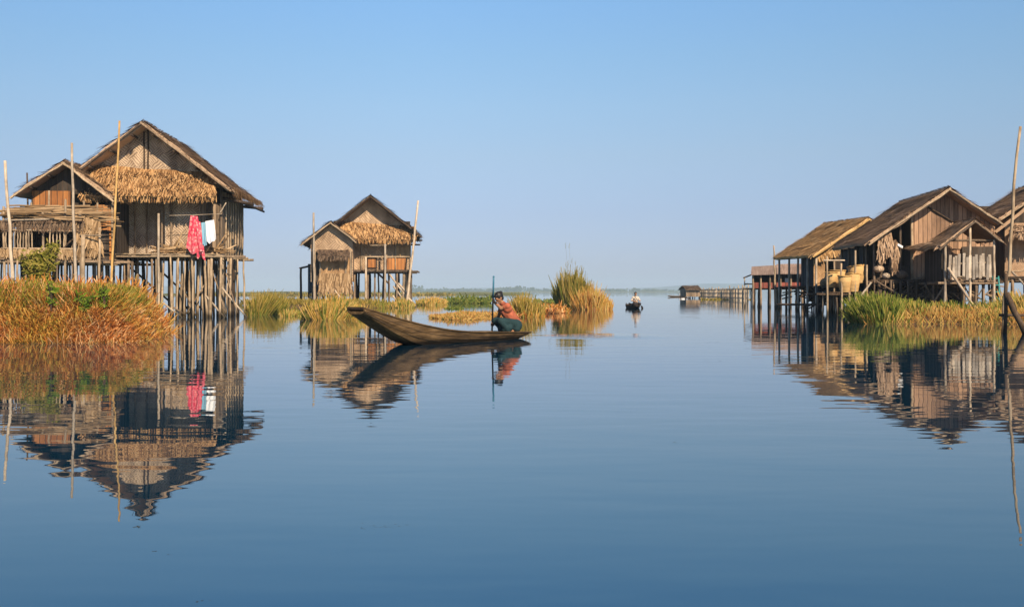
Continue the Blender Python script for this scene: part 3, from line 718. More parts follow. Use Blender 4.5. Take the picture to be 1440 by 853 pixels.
# shrub standing on the bank in front of the porch
def shrub(px, py, Y, hgt, wid, n):
    base = at(px, py, Y); base.z = bank_h(base.x, base.y) - .03; root = empty('shrub', base); st = MB(); lf = MB()
    for i in range(13):
        a = U(0, 6.28); t_ = Vector((math.cos(a) * wid * U(.2, 1), math.sin(a) * wid * .5, hgt * U(.55, 1)))
        pts = [Vector((t_.x * .1, 0, -.3)), Vector((t_.x * .5, t_.y * .5, t_.z * .5)), t_]
        st.tube(pts, [.03, .02, .008], 5)
        for j in range(n // 11):
            t = U(.12, 1.05); p = pts[0].lerp(pts[1], t * 2) if t < .5 else pts[1].lerp(pts[2], t * 2 - 1)
            blade(lf, p + Vector((U(-.14, .14), U(-.1, .1), U(-.1, .1))), Vector((U(-1, 1), U(-1, 1), U(-.5, 1))), VIEW, U(.07, .16), U(.025, .05), .04)
    st.build('stem', M['post_dark'], root); lf.build('foliage', M['olive2'], root)
    return tag(root, 'olive green leafy shrub standing in front of the low porch on the left bank', 'shrub')
M['olive2'] = blade_mat('shrub_leaf', [(0, (0.08, 0.09, 0.015)), (0.5, (0.2, 0.2, 0.035)), (1, (0.4, 0.32, 0.09))], 0.35)
shrub(54, 398, 30, 1.35, .5, 2000)

# bucket hung under the porch, teal
M['teal'] = plain('teal_plastic', (0.03, 0.30, 0.34), .45, .1, spec=.4)
def bucket(p, s, label, rope=0, rot=0):
    root = empty('bucket', p, rot); mb = MB()
    prof = [(0, .0), (.8, 0), (1, 1.9), (1.06, 1.9), (1.06, 2.0), (.94, 2.0), (.76, .1), (0, .1)]
    n = 16; vs = []
    for r, z in prof:
        for j in range(n): vs.append((max(r, .001) * s * math.cos(6.2832 * j / n), max(r, .001) * s * math.sin(6.2832 * j / n), z * s))
    mb.add(vs, [(i * n + j, i * n + (j + 1) % n, (i + 1) * n + (j + 1) % n, (i + 1) * n + j) for i in range(len(prof) - 1) for j in range(n)])
    mb.build('body', M['teal'], root, True)
    h = MB(); h.tube([(s * math.cos(t), 0, 2 * s + s * .9 * math.sin(t)) for t in lin(0, math.pi, 9)], .012, 5); h.build('handle', M['post_dark'], root)
    if rope: bar(root, 'rope', (0, 0, 2.85 * s), (0, 0, rope), .012, M['bamboo'])
    return tag(root, label, 'bucket')
bk = at(56, 395, 41.9); bucket(bk, .18, 'teal plastic bucket hanging under the low porch behind the shrub', FZ3 - bk.z)

# tall bamboo poles, left
def tall_pole(a, b, Y, r, mat, label, zb=-.5, w=.03):
    p1 = at(b[0], b[1], Y); p0 = at(a[0], a[1], Y)
    base = p1 + (p0 - p1) * ((p1.z - zb) / (p1.z - p0.z))
    o = pole_mesh(Vector((0, 0, 0)), p1 - base, r, r * .7, w=w, segs=9).build('bamboo_pole', M[mat], None, True); o.location = base
    return tag(o, label, 'pole', 'tall bamboo poles standing by the houses')
tall_pole((12, 300), (7, 226), 40.8, .075, 'bamboo_pale', 'pale bamboo pole at the left edge, behind the low porch rail')
tall_pole((106, 398), (101, 201), 40.9, .065, 'bamboo_pale', 'pale bamboo pole standing in front of the hut gable')
tall_pole((158, 398), (168, 170), 42.6, .055, 'bamboo_gold', 'golden bamboo pole standing in front of the largest house awning', w=.05)
tall_pole((39, 300), (38, 243), 46.5, .05, 'post_dark', 'short dark pole behind the left eave of the orange hut')
# ================================================================== HOUSE 2 (middle distance)
F4 = Frame(521, 80.0, 6.0); r4 = F4.root('stilt_house'); L = F4.L
yr = -1.0; A = L(521, 274, yr); RE = L(592, 331, yr); wd = RE.x - A.x
gable_roof(r4, A.x, A.z, A.x - wd, RE.z, RE.x, RE.z, yr, 7.0, M['thatch_dark'], M['post_dark'], thick=.16, L=.8, row=.32, step=.13, w=.14, lift=.06, over=.2)
WL = L(462, 340).x; WR = L(578, 340).x; FZ = L(521, 380).z; gz = L(521, 316).z
def rz4(x): return A.z - abs(x - A.x) / wd * (A.z - RE.z) - .2
wall(r4, 'gable', [(WL, 0, gz - .5), (WR, 0, gz - .5), (WR, 0, rz4(WR)), (A.x, 0, A.z - .2), (WL, 0, rz4(WL))], M['weave_far'])
aw = [L(478, 311, 0), L(583, 319, 0), L(586, 337, -1.3), L(480, 335, -1.3)]
mb = MB(); thatch(mb, *aw, row=.3, step=.1, L=.6, w=.12, lift=.06, over=.18, thick=.14); fringe(mb, aw[3], aw[2], 160, .35, .09); mb.build('awning', M['thatch_warm'], r4)
wall(r4, 'wall', rect_y(WL, WR, FZ, gz, .04), M['weave_far'])
wall(r4, 'wall', rect_x(0.1, 6.0, FZ, RE.z + .2, WR), M['weave_far'], (-.05, 0, 0)); wall(r4, 'wall', rect_x(0.1, 6.0, FZ, RE.z + .2, WL), M['weave_grey'], (.05, 0, 0)); wall(r4, 'wall', rect_y(WL, WR, FZ, RE.z + 1.5, 6.0), M['plank_dark'])
# window band, shutter, orange boards
wall(r4, 'window', rect_y(L(514, 370).x, L(530, 370).x, L(520, 378).z, L(520, 362).z, 0.0), plain('hollow_shade2', (.025, .02, .018)), (0, .03, 0))  # flat panel, the darkness of the opening is in its colour
wall(r4, 'shutter', rect_y(L(517, 370).x, L(528, 370).x, L(520, 376).z, L(520, 364).z, -.06), M['plank_orange'], (0, .03, 0))
wall(r4, 'panel', rect_y(L(544, 370).x, L(571, 370).x, L(520, 379).z, L(520, 363).z, -.12), M['plank_orange'], (0, .04, 0))
wall(r4, 'panel', rect_y(L(556, 350).x, L(576, 350).x, L(520, 362).z, L(520, 345).z, -.05), M['weave_warm'], (0, .04, 0))
for px in (497, 508, 541, 556, 577):
    p = L(px, 340, -.08); bar(r4, 'post', (p.x, -.08, FZ - .2), (p.x, -.08, gz), .06, M['bamboo'])
deck(r4, WL, WR + .1, -1.3, 6.0, FZ, M['stilt'])
p = L(514.5, 361, -1.5); bar(r4, 'post', (p.x, -1.5, -.3), (p.x, -1.5, p.z), .09, M['bamboo_pale'])
p = L(541.5, 343, -1.5); bar(r4, 'post', (p.x, -1.5, -.3), (p.x, -1.5, p.z), .09, M['bamboo_pale'])
bar(r4, 'rail', L(507, 361, -1.45), L(577, 361, -1.45), .055, M['bamboo']); bar(r4, 'rail', L(520, 345, -1.2), L(544, 345, -1.2), .05, M['bamboo'])
bar(r4, 'outrigger', L(570, 338, -.4), L(594, 338, -.4), .07, M['post_dark']); bar(r4, 'outrigger', L(572, 344, .5), L(591, 344, .5), .07, M['post_dark'])
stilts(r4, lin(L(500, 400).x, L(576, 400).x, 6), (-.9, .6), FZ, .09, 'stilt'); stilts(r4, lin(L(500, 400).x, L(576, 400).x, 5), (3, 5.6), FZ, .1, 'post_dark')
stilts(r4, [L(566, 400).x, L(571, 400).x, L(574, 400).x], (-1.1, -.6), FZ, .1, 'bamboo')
for a, b in (((545, 382), (566, 410)), ((553, 402), (575, 432)), ((566, 410), (586, 431)), ((560, 398), (574, 414)), ((552, 415), (564, 432))): br(r4, F4, a, b, -1.0, -1.1, .07)
br(r4, F4, (530, 383), (548, 400), -.5, -.5, .08, 'post_dark')
# left wing of the same house: lower gable, matting down to the grass
yw = -2.6; A = L(465, 311, yw - .5); RE = L(500, 338, yw - .5); LE = L(424, 342, yw - .5)
gable_roof(r4, A.x, A.z, LE.x, LE.z, RE.x, RE.z, yw - .5, 4.5, M['thatch_dark'], M['bamboo'], thick=.16, L=.8, row=.32, step=.13, w=.14, lift=.06, over=.2, name='wing_roof')
wl_, wr_ = L(437, 350, yw).x, L(496, 350, yw).x; wz = L(465, 408, yw).z; ez = L(465, 352, yw).z
wall(r4, 'wing_wall', [(wl_, yw, ez - .1), (wr_, yw, ez - .1), (wr_, yw, A.z - (wr_ - A.x) / (RE.x - A.x) * (A.z - RE.z) - .2), (A.x, yw, A.z - .2), (wl_, yw, A.z - (A.x - wl_) / (A.x - LE.x) * (A.z - LE.z) - .2)], M['weave_far'])
wall(r4, 'wing_wall', rect_y(L(450, 380, yw - .1).x, L(492, 380, yw - .1).x, wz, L(465, 362, yw).z, yw - .1), M['weave_warm'])
wall(r4, 'wing_wall', rect_y(wl_, wr_, L(465, 396, yw).z, ez, yw + .3), M['plank_dark'])
wall(r4, 'wing_wall', rect_x(yw + .05, 0, L(465, 396, yw).z, ez + .6, wr_), M['weave_far'], (-.05, 0, 0)); wall(r4, 'wing_wall', rect_x(yw + .05, 4, L(465, 396, yw).z, LE.z, wl_), M['weave_grey'], (.05, 0, 0))
aw = [L(447, 351, yw - .1), L(491, 351, yw - .1), L(492, 360, yw - .9), L(446, 360, yw - .9)]
mb = MB(); thatch(mb, *aw, row=.25, step=.12, L=.5, w=.12, thick=.1); fringe(mb, aw[3], aw[2], 90, .35, .09); mb.build('wing_awning', M['thatch_dark'], r4)
mb = MB(); fringe(mb, L(450, 385, yw - .2), L(492, 385, yw - .2), 260, .9, .1, Vector((0, -.12, 0))); fringe(mb, L(450, 398, yw - .22), L(492, 398, yw - .22), 200, .8, .1, Vector((0, -.12, 0))); mb.build('straw_skirt', M['sticks'], r4)
for px in (443, 450, 486, 493):
    p = L(px, 360, yw - .15); bar(r4, 'post', (p.x, yw - .15, -.3), (p.x, yw - .15, L(px, 352, yw).z), .08, M['bamboo'])
stilts(r4, lin(wl_, wr_, 5), (yw + .4, 0, 2.5), wz + .3, .08, 'post_dark')
br(r4, F4, (471, 408), (486, 428), yw - .3, yw - .4, .06)
tag(r4, 'middle thatched stilt house with a lower left wing, behind the long boat', 'stilt house', 'thatched houses on stilts')
# little washroom on stilts left of the wing
F5 = Frame(437, 83, 6); r5 = F5.root('shed'); L = F5.L
xa, xb = L(433, 390).x, L(441, 390).x; z0, z1 = L(437, 412).z, L(437, 371).z
M['shed_blue'] = plank_mat('shed_blue', (.10, .14, .17), (.04, .055, .07), .3)
wall(r5, 'wall', rect_y(xa, xb + .3, z0, z1, 0), M['shed_blue'], (0, .06, 0)); wall(r5, 'wall', rect_x(.06, 1.6, z0, z1, xa), M['shed_blue'], (.06, 0, 0)); wall(r5, 'wall', rect_x(.06, 1.6, z0, z1, xb + .3), M['shed_blue'], (-.06, 0, 0)); wall(r5, 'wall', rect_y(xa, xb + .3, z0, z1, 1.6), M['shed_blue'], (0, .06, 0))
mb = MB(); mb.prism([L(420.5, 376, -.3), (xb + .6, -.3, z1 + .12), (xb + .6, 1.9, z1 + .12), (L(421, 376).x, 1.9, L(421, 376).z)], (0, 0, -.07)); mb.build('roof', M['post_dark'], r5)
stilts(r5, (xa + .1, xb + .2), (.1, 1.5), z0 + .05, .08, 'post_dark')
bar(r5, 'post', (L(421, 376).x + .1, .2, -.3), (L(421, 376).x + .1, .2, L(421, 376).z), .1, M['post_dark'])
tag(r5, 'small dark bluish shed on stilts behind the left wing of the middle house', 'shed')
tall_pole((442, 415), (441, 299), 76.5, .10, 'bamboo_pale', 'pale bamboo pole left of the middle house')
tall_pole((572, 430), (588, 282), 78.3, .10, 'bamboo_pale', 'leaning pale bamboo pole at the right corner of the middle house')

# ================================================================== HOUSE R1 (golden roof, right)
F6 = Frame(1220, 62.0, 11.0); r6 = F6.root('stilt_house'); L = F6.L
A = L(1221, 306, 0); LE = L(1144, 358, 0); wd = A.x - LE.x
gable_roof(r6, A.x, A.z, LE.x, LE.z, A.x + wd, LE.z, 0, 5.4, M['thatch_gold'], M['bamboo_gold'], thick=.16, L=.7, row=.27, step=.09, w=.1, lift=.06, over=.18)
FZ = L(1150, 402).z; xl = L(1122, 380, 3).x; xw = LE.x + 1.0
wall(r6, 'wall', rect_x(1.4, 3.6, FZ, LE.z + .3, xw), plank_mat('blue_boards', (.085, .09, .1), (.03, .033, .04), .2), (.05, 0, 0))
wall(r6, 'wall', rect_y(xw + .8, A.x + wd - .7, FZ, LE.z + .8, .9), M['plank_dark'])
wall(r6, 'wall', rect_x(1.0, 5.0, FZ, LE.z + .3, A.x + wd - .7), M['plank'], (-.05, 0, 0)); wall(r6, 'wall', rect_y(xw + .05, A.x + wd - .75, FZ, LE.z + .7, 3.6), M['plank_dark'])
wall(r6, 'gable', [(xw, .95, LE.z + .2), (A.x + wd - .8, .95, LE.z + .2), (A.x, .95, A.z - .25)], M['plank_dark'])
wall(r6, 'wall', rect_y(L(1150, 370).x, L(1166, 370).x, FZ, L(1150, 364).z, .5), M['weave_warm'], (0, .05, 0))
mb = MB(); fringe(mb, L(1146, 355, .25), L(1178, 345, .25), 260, .55, .08, Vector((.3, -.2, 0))); mb.build('straw_bundle', M['thatch_gold'], r6)
for yy in (.1, 1.2, 2.4, 3.6, 5.0): bar(r6, 'post', (LE.x + .22, yy, -.4), (LE.x + .22, yy, LE.z - .02), .075, M['bamboo_pale'])
bar(r6, 'beam', (LE.x + .2, .0, LE.z - .1), (LE.x + .2, 5.3, LE.z - .1), .07, M['post_dark'])
deck(r6, LE.x + .3, A.x + wd - .5, -.9, 5.2, FZ, M['post_dark'])
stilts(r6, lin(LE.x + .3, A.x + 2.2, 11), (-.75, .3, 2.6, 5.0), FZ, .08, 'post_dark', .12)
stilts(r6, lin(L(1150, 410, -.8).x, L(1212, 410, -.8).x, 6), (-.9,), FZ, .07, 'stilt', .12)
bar(r6, 'rail', L(1092, 428, 1.5), L(1175, 428, -.9), .07, M['post_dark'])
mb = MB()
for i in range(60):
    p = Vector((U(LE.x + .4, LE.x + 3.6), U(.4, 4.5), U(.35, FZ - .2))); mb.tube([p, p + Vector((U(-1, 1), U(-.6, .6), U(-.4, .4)))], .045, 5)
o = mb.build('stored_poles', M['post_dark'], r6); o['kind'] = 'stuff'
wall(r6, 'under_shade', rect_y(LE.x + 1.3, A.x + wd - .8, .5, FZ - .1, 3.4), M['plank_dark'])  # near-black sheet added to darken the space under the floor
for i in range(14):
    yy = U(-.6, 2.5); p = Vector((U(LE.x + .4, A.x), yy, U(.3, FZ))); bar(r6, 'brace', p, p + Vector((U(-1.3, 1.3), U(-.3, .3), U(-.9, .9))), U(.03, .05), M[random.choice(('stilt', 'post_dark'))])
for px, py in ((1166, 392), (1160, 398), (1172, 396)):
    mb = MB(); mb.ball(L(px, py, -.4), (.3, .25, .3), None, 10, 7); mb.build('sack', M['weave_warm'], r6, True)
tag(r6, 'golden thatched stilt house on dark stilts, left of the slat porch house', 'stilt house', 'thatched houses on stilts')
def wf(F, v): return Vector((F.o.x + F.r.x * v.x + F.b.x * v.y, F.o.y + F.r.y * v.x + F.b.y * v.y, v.z))
m, nt = new_mat('basket'); k = N(nt); tc = k.n('ShaderNodeTexCoord')
wv = k.n('ShaderNodeTexWave', bands_direction='Z'); wv.inputs['Scale'].default_value = 5; wv.inputs['Distortion'].default_value = 1.2; k.l(tc.outputs['Object'], wv.inputs['Vector'])
k.principled(k.mix(k.noise(tc.outputs['Object'], 3, 3), k.ramp(wv.outputs['Fac'], [(0, (.26, .12, .035)), (1, (.56, .34, .13))]), (.68, .47, .22)), .85, wv.outputs['Fac'], .5, .03); M['basket'] = m
def basket(px, py, Y, hgt, r0, r1, tilt, label):
    p = at(px, py, Y); root = empty('basket', p, 0); root.rotation_euler = (tilt[0], tilt[1], U(0, 3)); mb = MB(); n = 22
    prof = [(0.01, 0), (r0 * .95, 0), (r0, .04), (r0 + (r1 - r0) * .6, hgt * .5), (r1, hgt * .97), (r1 - .04, hgt * .97), (r0 * .9, .08), (.01, .08)]
    vs = [(r * math.cos(6.2832 * j / n), r * math.sin(6.2832 * j / n), z) for r, z in prof for j in range(n)]
    mb.add(vs, [(i * n + j, i * n + (j + 1) % n, (i + 1) * n + (j + 1) % n, (i + 1) * n + j) for i in range(len(prof) - 1) for j in range(n)])
    mb.build('body', M['basket'], root, True)
    rm = MB(); rm.tube([(r1 * math.cos(t), r1 * math.sin(t), hgt) for t in lin(0, 6.2832, 23)], .035, 6, False); rm.build('rim', M['bamboo_gold'], root, True)
    return tag(root, label, 'basket', 'woven baskets on the deck')
basket(1178, 404, 50.9, .80, .25, .36, (0, 0), 'woven basket standing second from left behind the front posts of the side deck')
basket(1188.5, 411, 49.9, .78, .24, .33, (.03, -.04), 'woven basket in front row left, lower than its bright leaning neighbour, on the side deck')
basket(1200, 411, 49.8, .85, .22, .34, (.05, .10), 'tallest and brightest woven basket, leaning right beside the pale post')
basket(1207, 399, 50.9, .85, .28, .42, (.0, .12), 'upper right woven basket with flared rim under the left eave of the slat porch house')
basket(1169.5, 404, 50.8, .72, .22, .29, (0, -.05), 'narrow woven basket at the far left end of the basket row')

# ================================================================== HOUSE R2 (big gable, right)
F7 = Frame(1335, 50.0, -5.0); r7 = F7.root('stilt_house'); L = F7.L
yr = -.8; A = L(1335, 263, yr); LE = L(1223, 339, yr); RE = L(1405, 312, yr)
slope = (A.z - LE.z) / (A.x - LE.x); REx = RE.x + .1
gable_roof(r7, A.x, A.z, LE.x, LE.z, REx, A.z - (REx - A.x) * slope, yr, 7.6, M['thatch_grey'], M['bamboo'], thick=.15, L=.7, row=.26, step=.085, w=.09, lift=.08, over=.22, sag=.2)
WL = L(1281, 340).x; WR = L(1399, 340).x; FZ = L(1330, 394).z
def rz7(x): return A.z - abs(x - A.x) * slope - .2
zl = L(1300, 350).z
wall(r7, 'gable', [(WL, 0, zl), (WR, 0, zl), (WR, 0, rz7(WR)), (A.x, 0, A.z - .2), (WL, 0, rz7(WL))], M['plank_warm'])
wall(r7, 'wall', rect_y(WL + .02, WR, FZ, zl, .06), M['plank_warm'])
bar(r7, 'gable_bar', L(1305, 291, -.04), L(1340, 312, -.04), .05, M['post_dark']); bar(r7, 'post', (WL + .03, -.05, FZ), (WL + .03, -.05, rz7(WL)), .07, M['bamboo'])  # first bar draws the shadow edge across the gable as a dark strip
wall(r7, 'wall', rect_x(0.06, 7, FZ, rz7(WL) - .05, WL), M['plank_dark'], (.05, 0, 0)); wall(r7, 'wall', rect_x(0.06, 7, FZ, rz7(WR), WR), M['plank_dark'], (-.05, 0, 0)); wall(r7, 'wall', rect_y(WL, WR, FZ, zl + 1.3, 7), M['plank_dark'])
# side gallery under the long left slope
gx = LE.x + .35
for yy in (-.2, 1.4, 3.2, 5.0, 6.8): bar(r7, 'post', (gx, yy, -.3), (gx, yy, LE.z + .1), .065, M['stilt'])
for px in (1238, 1252, 1266): p = L(px, 345, -.1); bar(r7, 'post', (p.x, -.1, -.3), (p.x, -.1, rz7(p.x)), .06, M['stilt'])
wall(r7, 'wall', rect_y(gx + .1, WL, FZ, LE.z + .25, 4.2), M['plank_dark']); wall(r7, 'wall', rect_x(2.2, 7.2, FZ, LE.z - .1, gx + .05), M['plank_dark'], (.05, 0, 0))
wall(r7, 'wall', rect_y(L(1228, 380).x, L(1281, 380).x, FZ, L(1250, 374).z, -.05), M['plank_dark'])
deck(r7, gx - .2, WR + .1, -.5, 7.2, FZ, M['post_dark'])
stilts(r7, lin(gx, WR, 11), (-.4, .9, 3.0, 6.0), FZ, .075, 'post_dark', .15); stilts(r7, lin(gx, WL + .5, 8), (-.6,), FZ, .05, 'stilt', .15)
for a, b in (((1232, 395), (1290, 430)), ((1250, 428), (1285, 400)), ((1300, 398), (1322, 436)), ((1315, 400), (1290, 434))): br(r7, F7, a, b, -.7, -.7, .045, 'stilt')
mb = MB()
for i in range(90):
    p = Vector((U(gx, WR), U(-.6, .6), U(.5, FZ + .25))); mb.tube([p, p + Vector((U(-.7, .7), U(-.3, .3), U(-.3, .3)))], U(.02, .045), 5)
o = mb.build('stored_poles', M['stilt'], r7); o['kind'] = 'stuff'
# side deck on the left with posts, where the baskets stand
zd = L(1190, 410, -.2).z; xd = L(1158, 400, -.2).x
deck(r7, xd, gx + .1, -.7, 1.5, zd - .03, M['post_dark'], 'side_deck'); stilts(r7, lin(xd, gx, 5), (-.6, 1.3), zd, .06, 'stilt', .12)
for px, tp, yy in ((1163, 360, -.75), (1173, 366, 1.4), (1183, 370, -.72), (1203, 352, -.78), (1219, 372, -.7)):
    p = L(px, tp, yy); bar(r7, 'post', (p.x + U(-.05, .05), yy, -.3), (p.x, yy, p.z), .05, M['bamboo'])
bar(r7, 'rail', L(1158, 366, -.76), L(1188, 366, -.76), .04, M['bamboo_pale']); bar(r7, 'brace', L(1191, 441, -1.6), L(1225, 397, -.8), .05, M['bamboo_pale'])
# bundles of straw and old nets hanging under the left eave
for px, py, l in ((1240, 330, 1.5), (1250, 334, .8), (1258, 336, 1.7), (1248, 326, .5)):
    mb = MB(); p = L(px, py, -.5)
    for i in range(150): blade(mb, p + Vector((U(-.14, .14), U(-.1, .1), -RND() * l * .75)), Vector((U(-.35, .35), U(-.3, .3), -1)), VIEW, U(.2, .5), .06, .03)
    mb.build('straw_bundle', M['thatch_grey'], r7)
wall(r7, 'cloth_scrap', [L(1263, 342, -.6), L(1270, 346, -.6), L(1269, 349, -.6), L(1262, 345, -.6)], M['white_cloth'], (0, .02, 0))
wall(r7, 'under_shade', rect_y(gx + .2, WR, .35, FZ - .1, 5.2), M['plank_dark']); wall(r7, 'under_shade', rect_y(gx + .8, WR - .6, .5, FZ - .15, 2.2), M['plank_dark'])  # near-black sheets added to deepen the shade below the house
for i in range(16):
    px = U(1230, 1330); yy = U(-.9, 1.5); p = L(px, U(398, 432), yy); q = L(px + U(-28, 28), U(398, 432), yy + U(-.2, .2)); bar(r7, 'brace', p, q, U(.025, .045), M[random.choice(('stilt', 'post_dark', 'bamboo'))])
for px, py, w_, h_ in ((1236, 378, .5, .35), (1246, 388, .4, .3), (1268, 386, .55, .4), (1258, 376, .3, .5), (1310, 388, .5, .3)):
    p = L(px, py, -.35); mb = MB(); mb.ball(p, (w_ / 2, .2, h_ / 2), None, 10, 7); mb.build('sack', M[random.choice(('weave', 'stilt', 'weave_grey'))], r7, True)
# porch with its own gable roof
yp = -3.6; A2 = L(1371, 308, yp); LE2 = L(1330, 339, yp); RE2 = L(1408, 334, yp); LO = L(1283, 352, -.4)
sl2 = (A2.z - LE2.z) / (A2.x - LE2.x)
gable_roof(r7, A2.x, A2.z, LE2.x - .25, A2.z - (A2.x - LE2.x + .25) * sl2, RE2.x, A2.z - (RE2.x - A2.x) * sl2, yp, -.85, M['thatch_grey'], M['stilt'], thick=.13, L=.55, row=.24, step=.08, w=.08, lift=.06, over=.2, name='porch_roof')
mb = MB(); q = Vector((LE2.x - .1, -1.0, A2.z - (A2.x - LE2.x + .1) * sl2))
thatch(mb, (LE2.x - .2, -2.6, q.z + .02), (LE2.x - .2, .0, q.z + .12), (LO.x - .2, -.1, LO.z + .1), (LO.x, -2.2, LO.z - .05), row=.25, step=.09, L=.55, thick=.12, over=.2, rough=1.4)
mb.build('porch_roof', M['thatch_grey'], r7)
zp = L(1364, 395, yp).z
for px, tp in ((1329, 340), (1364, 312), (1398, 336)):
    p = L(px, tp, yp + .15); bar(r7, 'porch_post', (p.x, yp + .15, -.2), (p.x, yp + .15, p.z), .062, M['bamboo_pale'])
wall(r7, 'wall', rect_y(L(1353, 370, -.06).x, WR - .02, FZ + .02, zl + .1, -.07), M['plank_dark'])  # dark planks added over the right half, standing in for porch shade
bar(r7, 'porch_beam', L(1329, 338, yp + .2), L(1400, 338, yp + .2), .06, M['stilt'])
xa, xb = L(1335, 390, yp).x, L(1393, 390, yp).x
mb = MB(); mb.tube([L(1334, 371, yp + .05), L(1394, 369, yp + .05)], .04, 6); mb.build('railing', M['bamboo'], r7)
mb = MB(); mb.tube([L(1334, 389, yp + .05), L(1394, 389, yp + .05)], .04, 6); mb.build('railing', M['bamboo'], r7)
for i in range(13):
    x = xa + (xb - xa) * i / 12 + U(-.04, .04); mb = MB(); mb.box((x, yp, zp + .62 + U(-.08, .1)), (.11, .035, 1.0), Matrix.Rotation(U(-.05, .05), 3, 'Y')); mb.build('baluster', M['slat_pale'], r7)
deck(r7, xa - .1, xb + .2, yp + .1, -.5, zp, M['stilt'])
stilts(r7, lin(xa, xb, 4), (yp + .4, -1.5), zp, .065, 'stilt'); p = L(1338, 400, yp + .5); bar(r7, 'brace', L(1333, 376, yp - .1), L(1373, 436, yp - .5), .06, M['bamboo_pale'])
br(r7, F7, (1335, 390), (1313, 425), yp + 1, yp + 1, .045, 'stilt'); wall(r7, 'porch_wall', rect_x(yp + .6, -.5, zp, zp + 1.5, xa - .15), M['plank_dark'], (.05, 0, 0))
tag(r7, 'wide weathered thatched stilt house with a small gabled porch and white slat railing', 'stilt house', 'thatched houses on stilts')

# ================================================================== HOUSE R3 (cut by the right edge)
F8 = Frame(1450, 50.5, -6.0); r8 = F8.root('stilt_house'); L = F8.L
A = L(1492, 250, 0); LE = L(1404, 307, 0); wd = A.x - LE.x
gable_roof(r8, A.x, A.z, LE.x, LE.z, A.x + wd, LE.z, 0, 5.6, M['thatch_grey'], M['bamboo'], thick=.16, L=.7, row=.26, step=.085, lift=.07, over=.2)
WL = L(1413, 340, .4).x; WR = A.x + wd - .4; FZ = L(1430, 392, .4).z
wall(r8, 'wall', rect_y(WL, WR, FZ, LE.z - .2, .4), weave_mat('reed_wall', (.55, .38, .25), (.32, .2, .12), .2))
wall(r8, 'gable', [(WL, .55, LE.z - .3), (WR, .55, LE.z - .3), (WR, .55, LE.z + .1), (A.x, .55, A.z - .2), (WL, .55, LE.z + .1)], M['plank_dark'])
wall(r8, 'wall', rect_x(.45, 5.4, FZ, LE.z - .1, WL), M['plank_warm'], (.05, 0, 0)); wall(r8, 'wall', rect_x(.45, 5.4, FZ, LE.z - .1, WR), M['plank_warm'], (-.05, 0, 0)); wall(r8, 'wall', rect_y(WL, WR, FZ, LE.z + 1, 5.4), M['plank_dark'])
aw = [L(1428, 316, .4), L(1530, 316, .4), L(1530, 330, -.7), L(1421, 330, -.7)]
mb = MB(); thatch(mb, *aw, row=.22, step=.08, L=.5, thick=.12); fringe(mb, aw[3], aw[2], 200, .3, .05); mb.build('awning', M['thatch_grey'], r8)
aw = [L(1440, 292, -.3), L(1440, 290, .8), L(1398, 322, .8), L(1398, 324, -.3)]
mb = MB(); thatch(mb, aw[0], aw[1], aw[2], aw[3], row=.22, step=.07, L=.5, thick=.14); mb.build('side_roof', M['thatch_grey'], r8)
deck(r8, WL - .1, WR, -.6, 5.4, FZ, M['stilt']); stilts(r8, lin(WL, WR, 8), (-.4, 1.6, 5), FZ, .075, 'stilt', .1)
bar(r8, 'rail', L(1412, 382, -.7), L(1500, 378, -.7), .04, M['bamboo']); bar(r8, 'brace', L(1423, 382, -.8), L(1445, 405, -.8), .05, M['bamboo_pale']); bar(r8, 'floor_beam', L(1400, 393, -.6), L(1500, 391, -.6), .05, M['post_dark'])
tag(r8, 'thatched stilt house with pale reed wall, cut off by the right edge', 'stilt house', 'thatched houses on stilts')
# teal ladder between the two right houses
M['teal_wood'] = plain('teal_paint', (.05, .28, .27), .6)
lb = at(1403, 432, 47.0); lb.z = -.1; rl = empty('ladder', lb, rad(-5)); h_ = at(1403, 388, 47).z + .1
for s in (-.12, .12): bar(rl, 'side_rail', (s, 0, 0), (s, .25, h_), .035, M['teal_wood'])
for i in range(6): z = .3 + i * (h_ - .4) / 5; bar(rl, 'rung', (-.12, .25 * z / h_, z), (.12, .25 * z / h_, z), .028, M['teal_wood'])
tag(rl, 'narrow teal painted ladder between the slat porch and the right edge house', 'ladder')

# near leaning pole and mooring frame at the right edge
tall_pole((1413, 440), (1435, 178), 28.4, .05, 'bamboo', 'tallest leaning pole, knotty and grey, at the right edge of the water', -.6, .05)
rm_ = empty('mooring_frame', at(1414, 469, 28.2)); rm_.location.z = 0
def lm(px, py, Y=28.2): return at(px, py, Y) - rm_.location
bar(rm_, 'post', lm(1413, 500), lm(1415, 384), .055, M['post_dark']); bar(rm_, 'brace', lm(1415, 412, 28.1), lm(1446, 478, 27.6), .085, M['post_dark'])
bar(rm_, 'crossbar', lm(1405, 443, 28.3), lm(1470, 443, 28.3), .04, M['post_dark']); bar(rm_, 'crossbar', lm(1408, 391, 28.3), lm(1470, 388, 28.3), .035, M['post_dark']); bar(rm_, 'post', lm(1462, 500), lm(1463, 384), .055, M['post_dark'])
tag(rm_, 'dark wooden mooring frame with a slanting log at the right edge of the water', 'mooring')

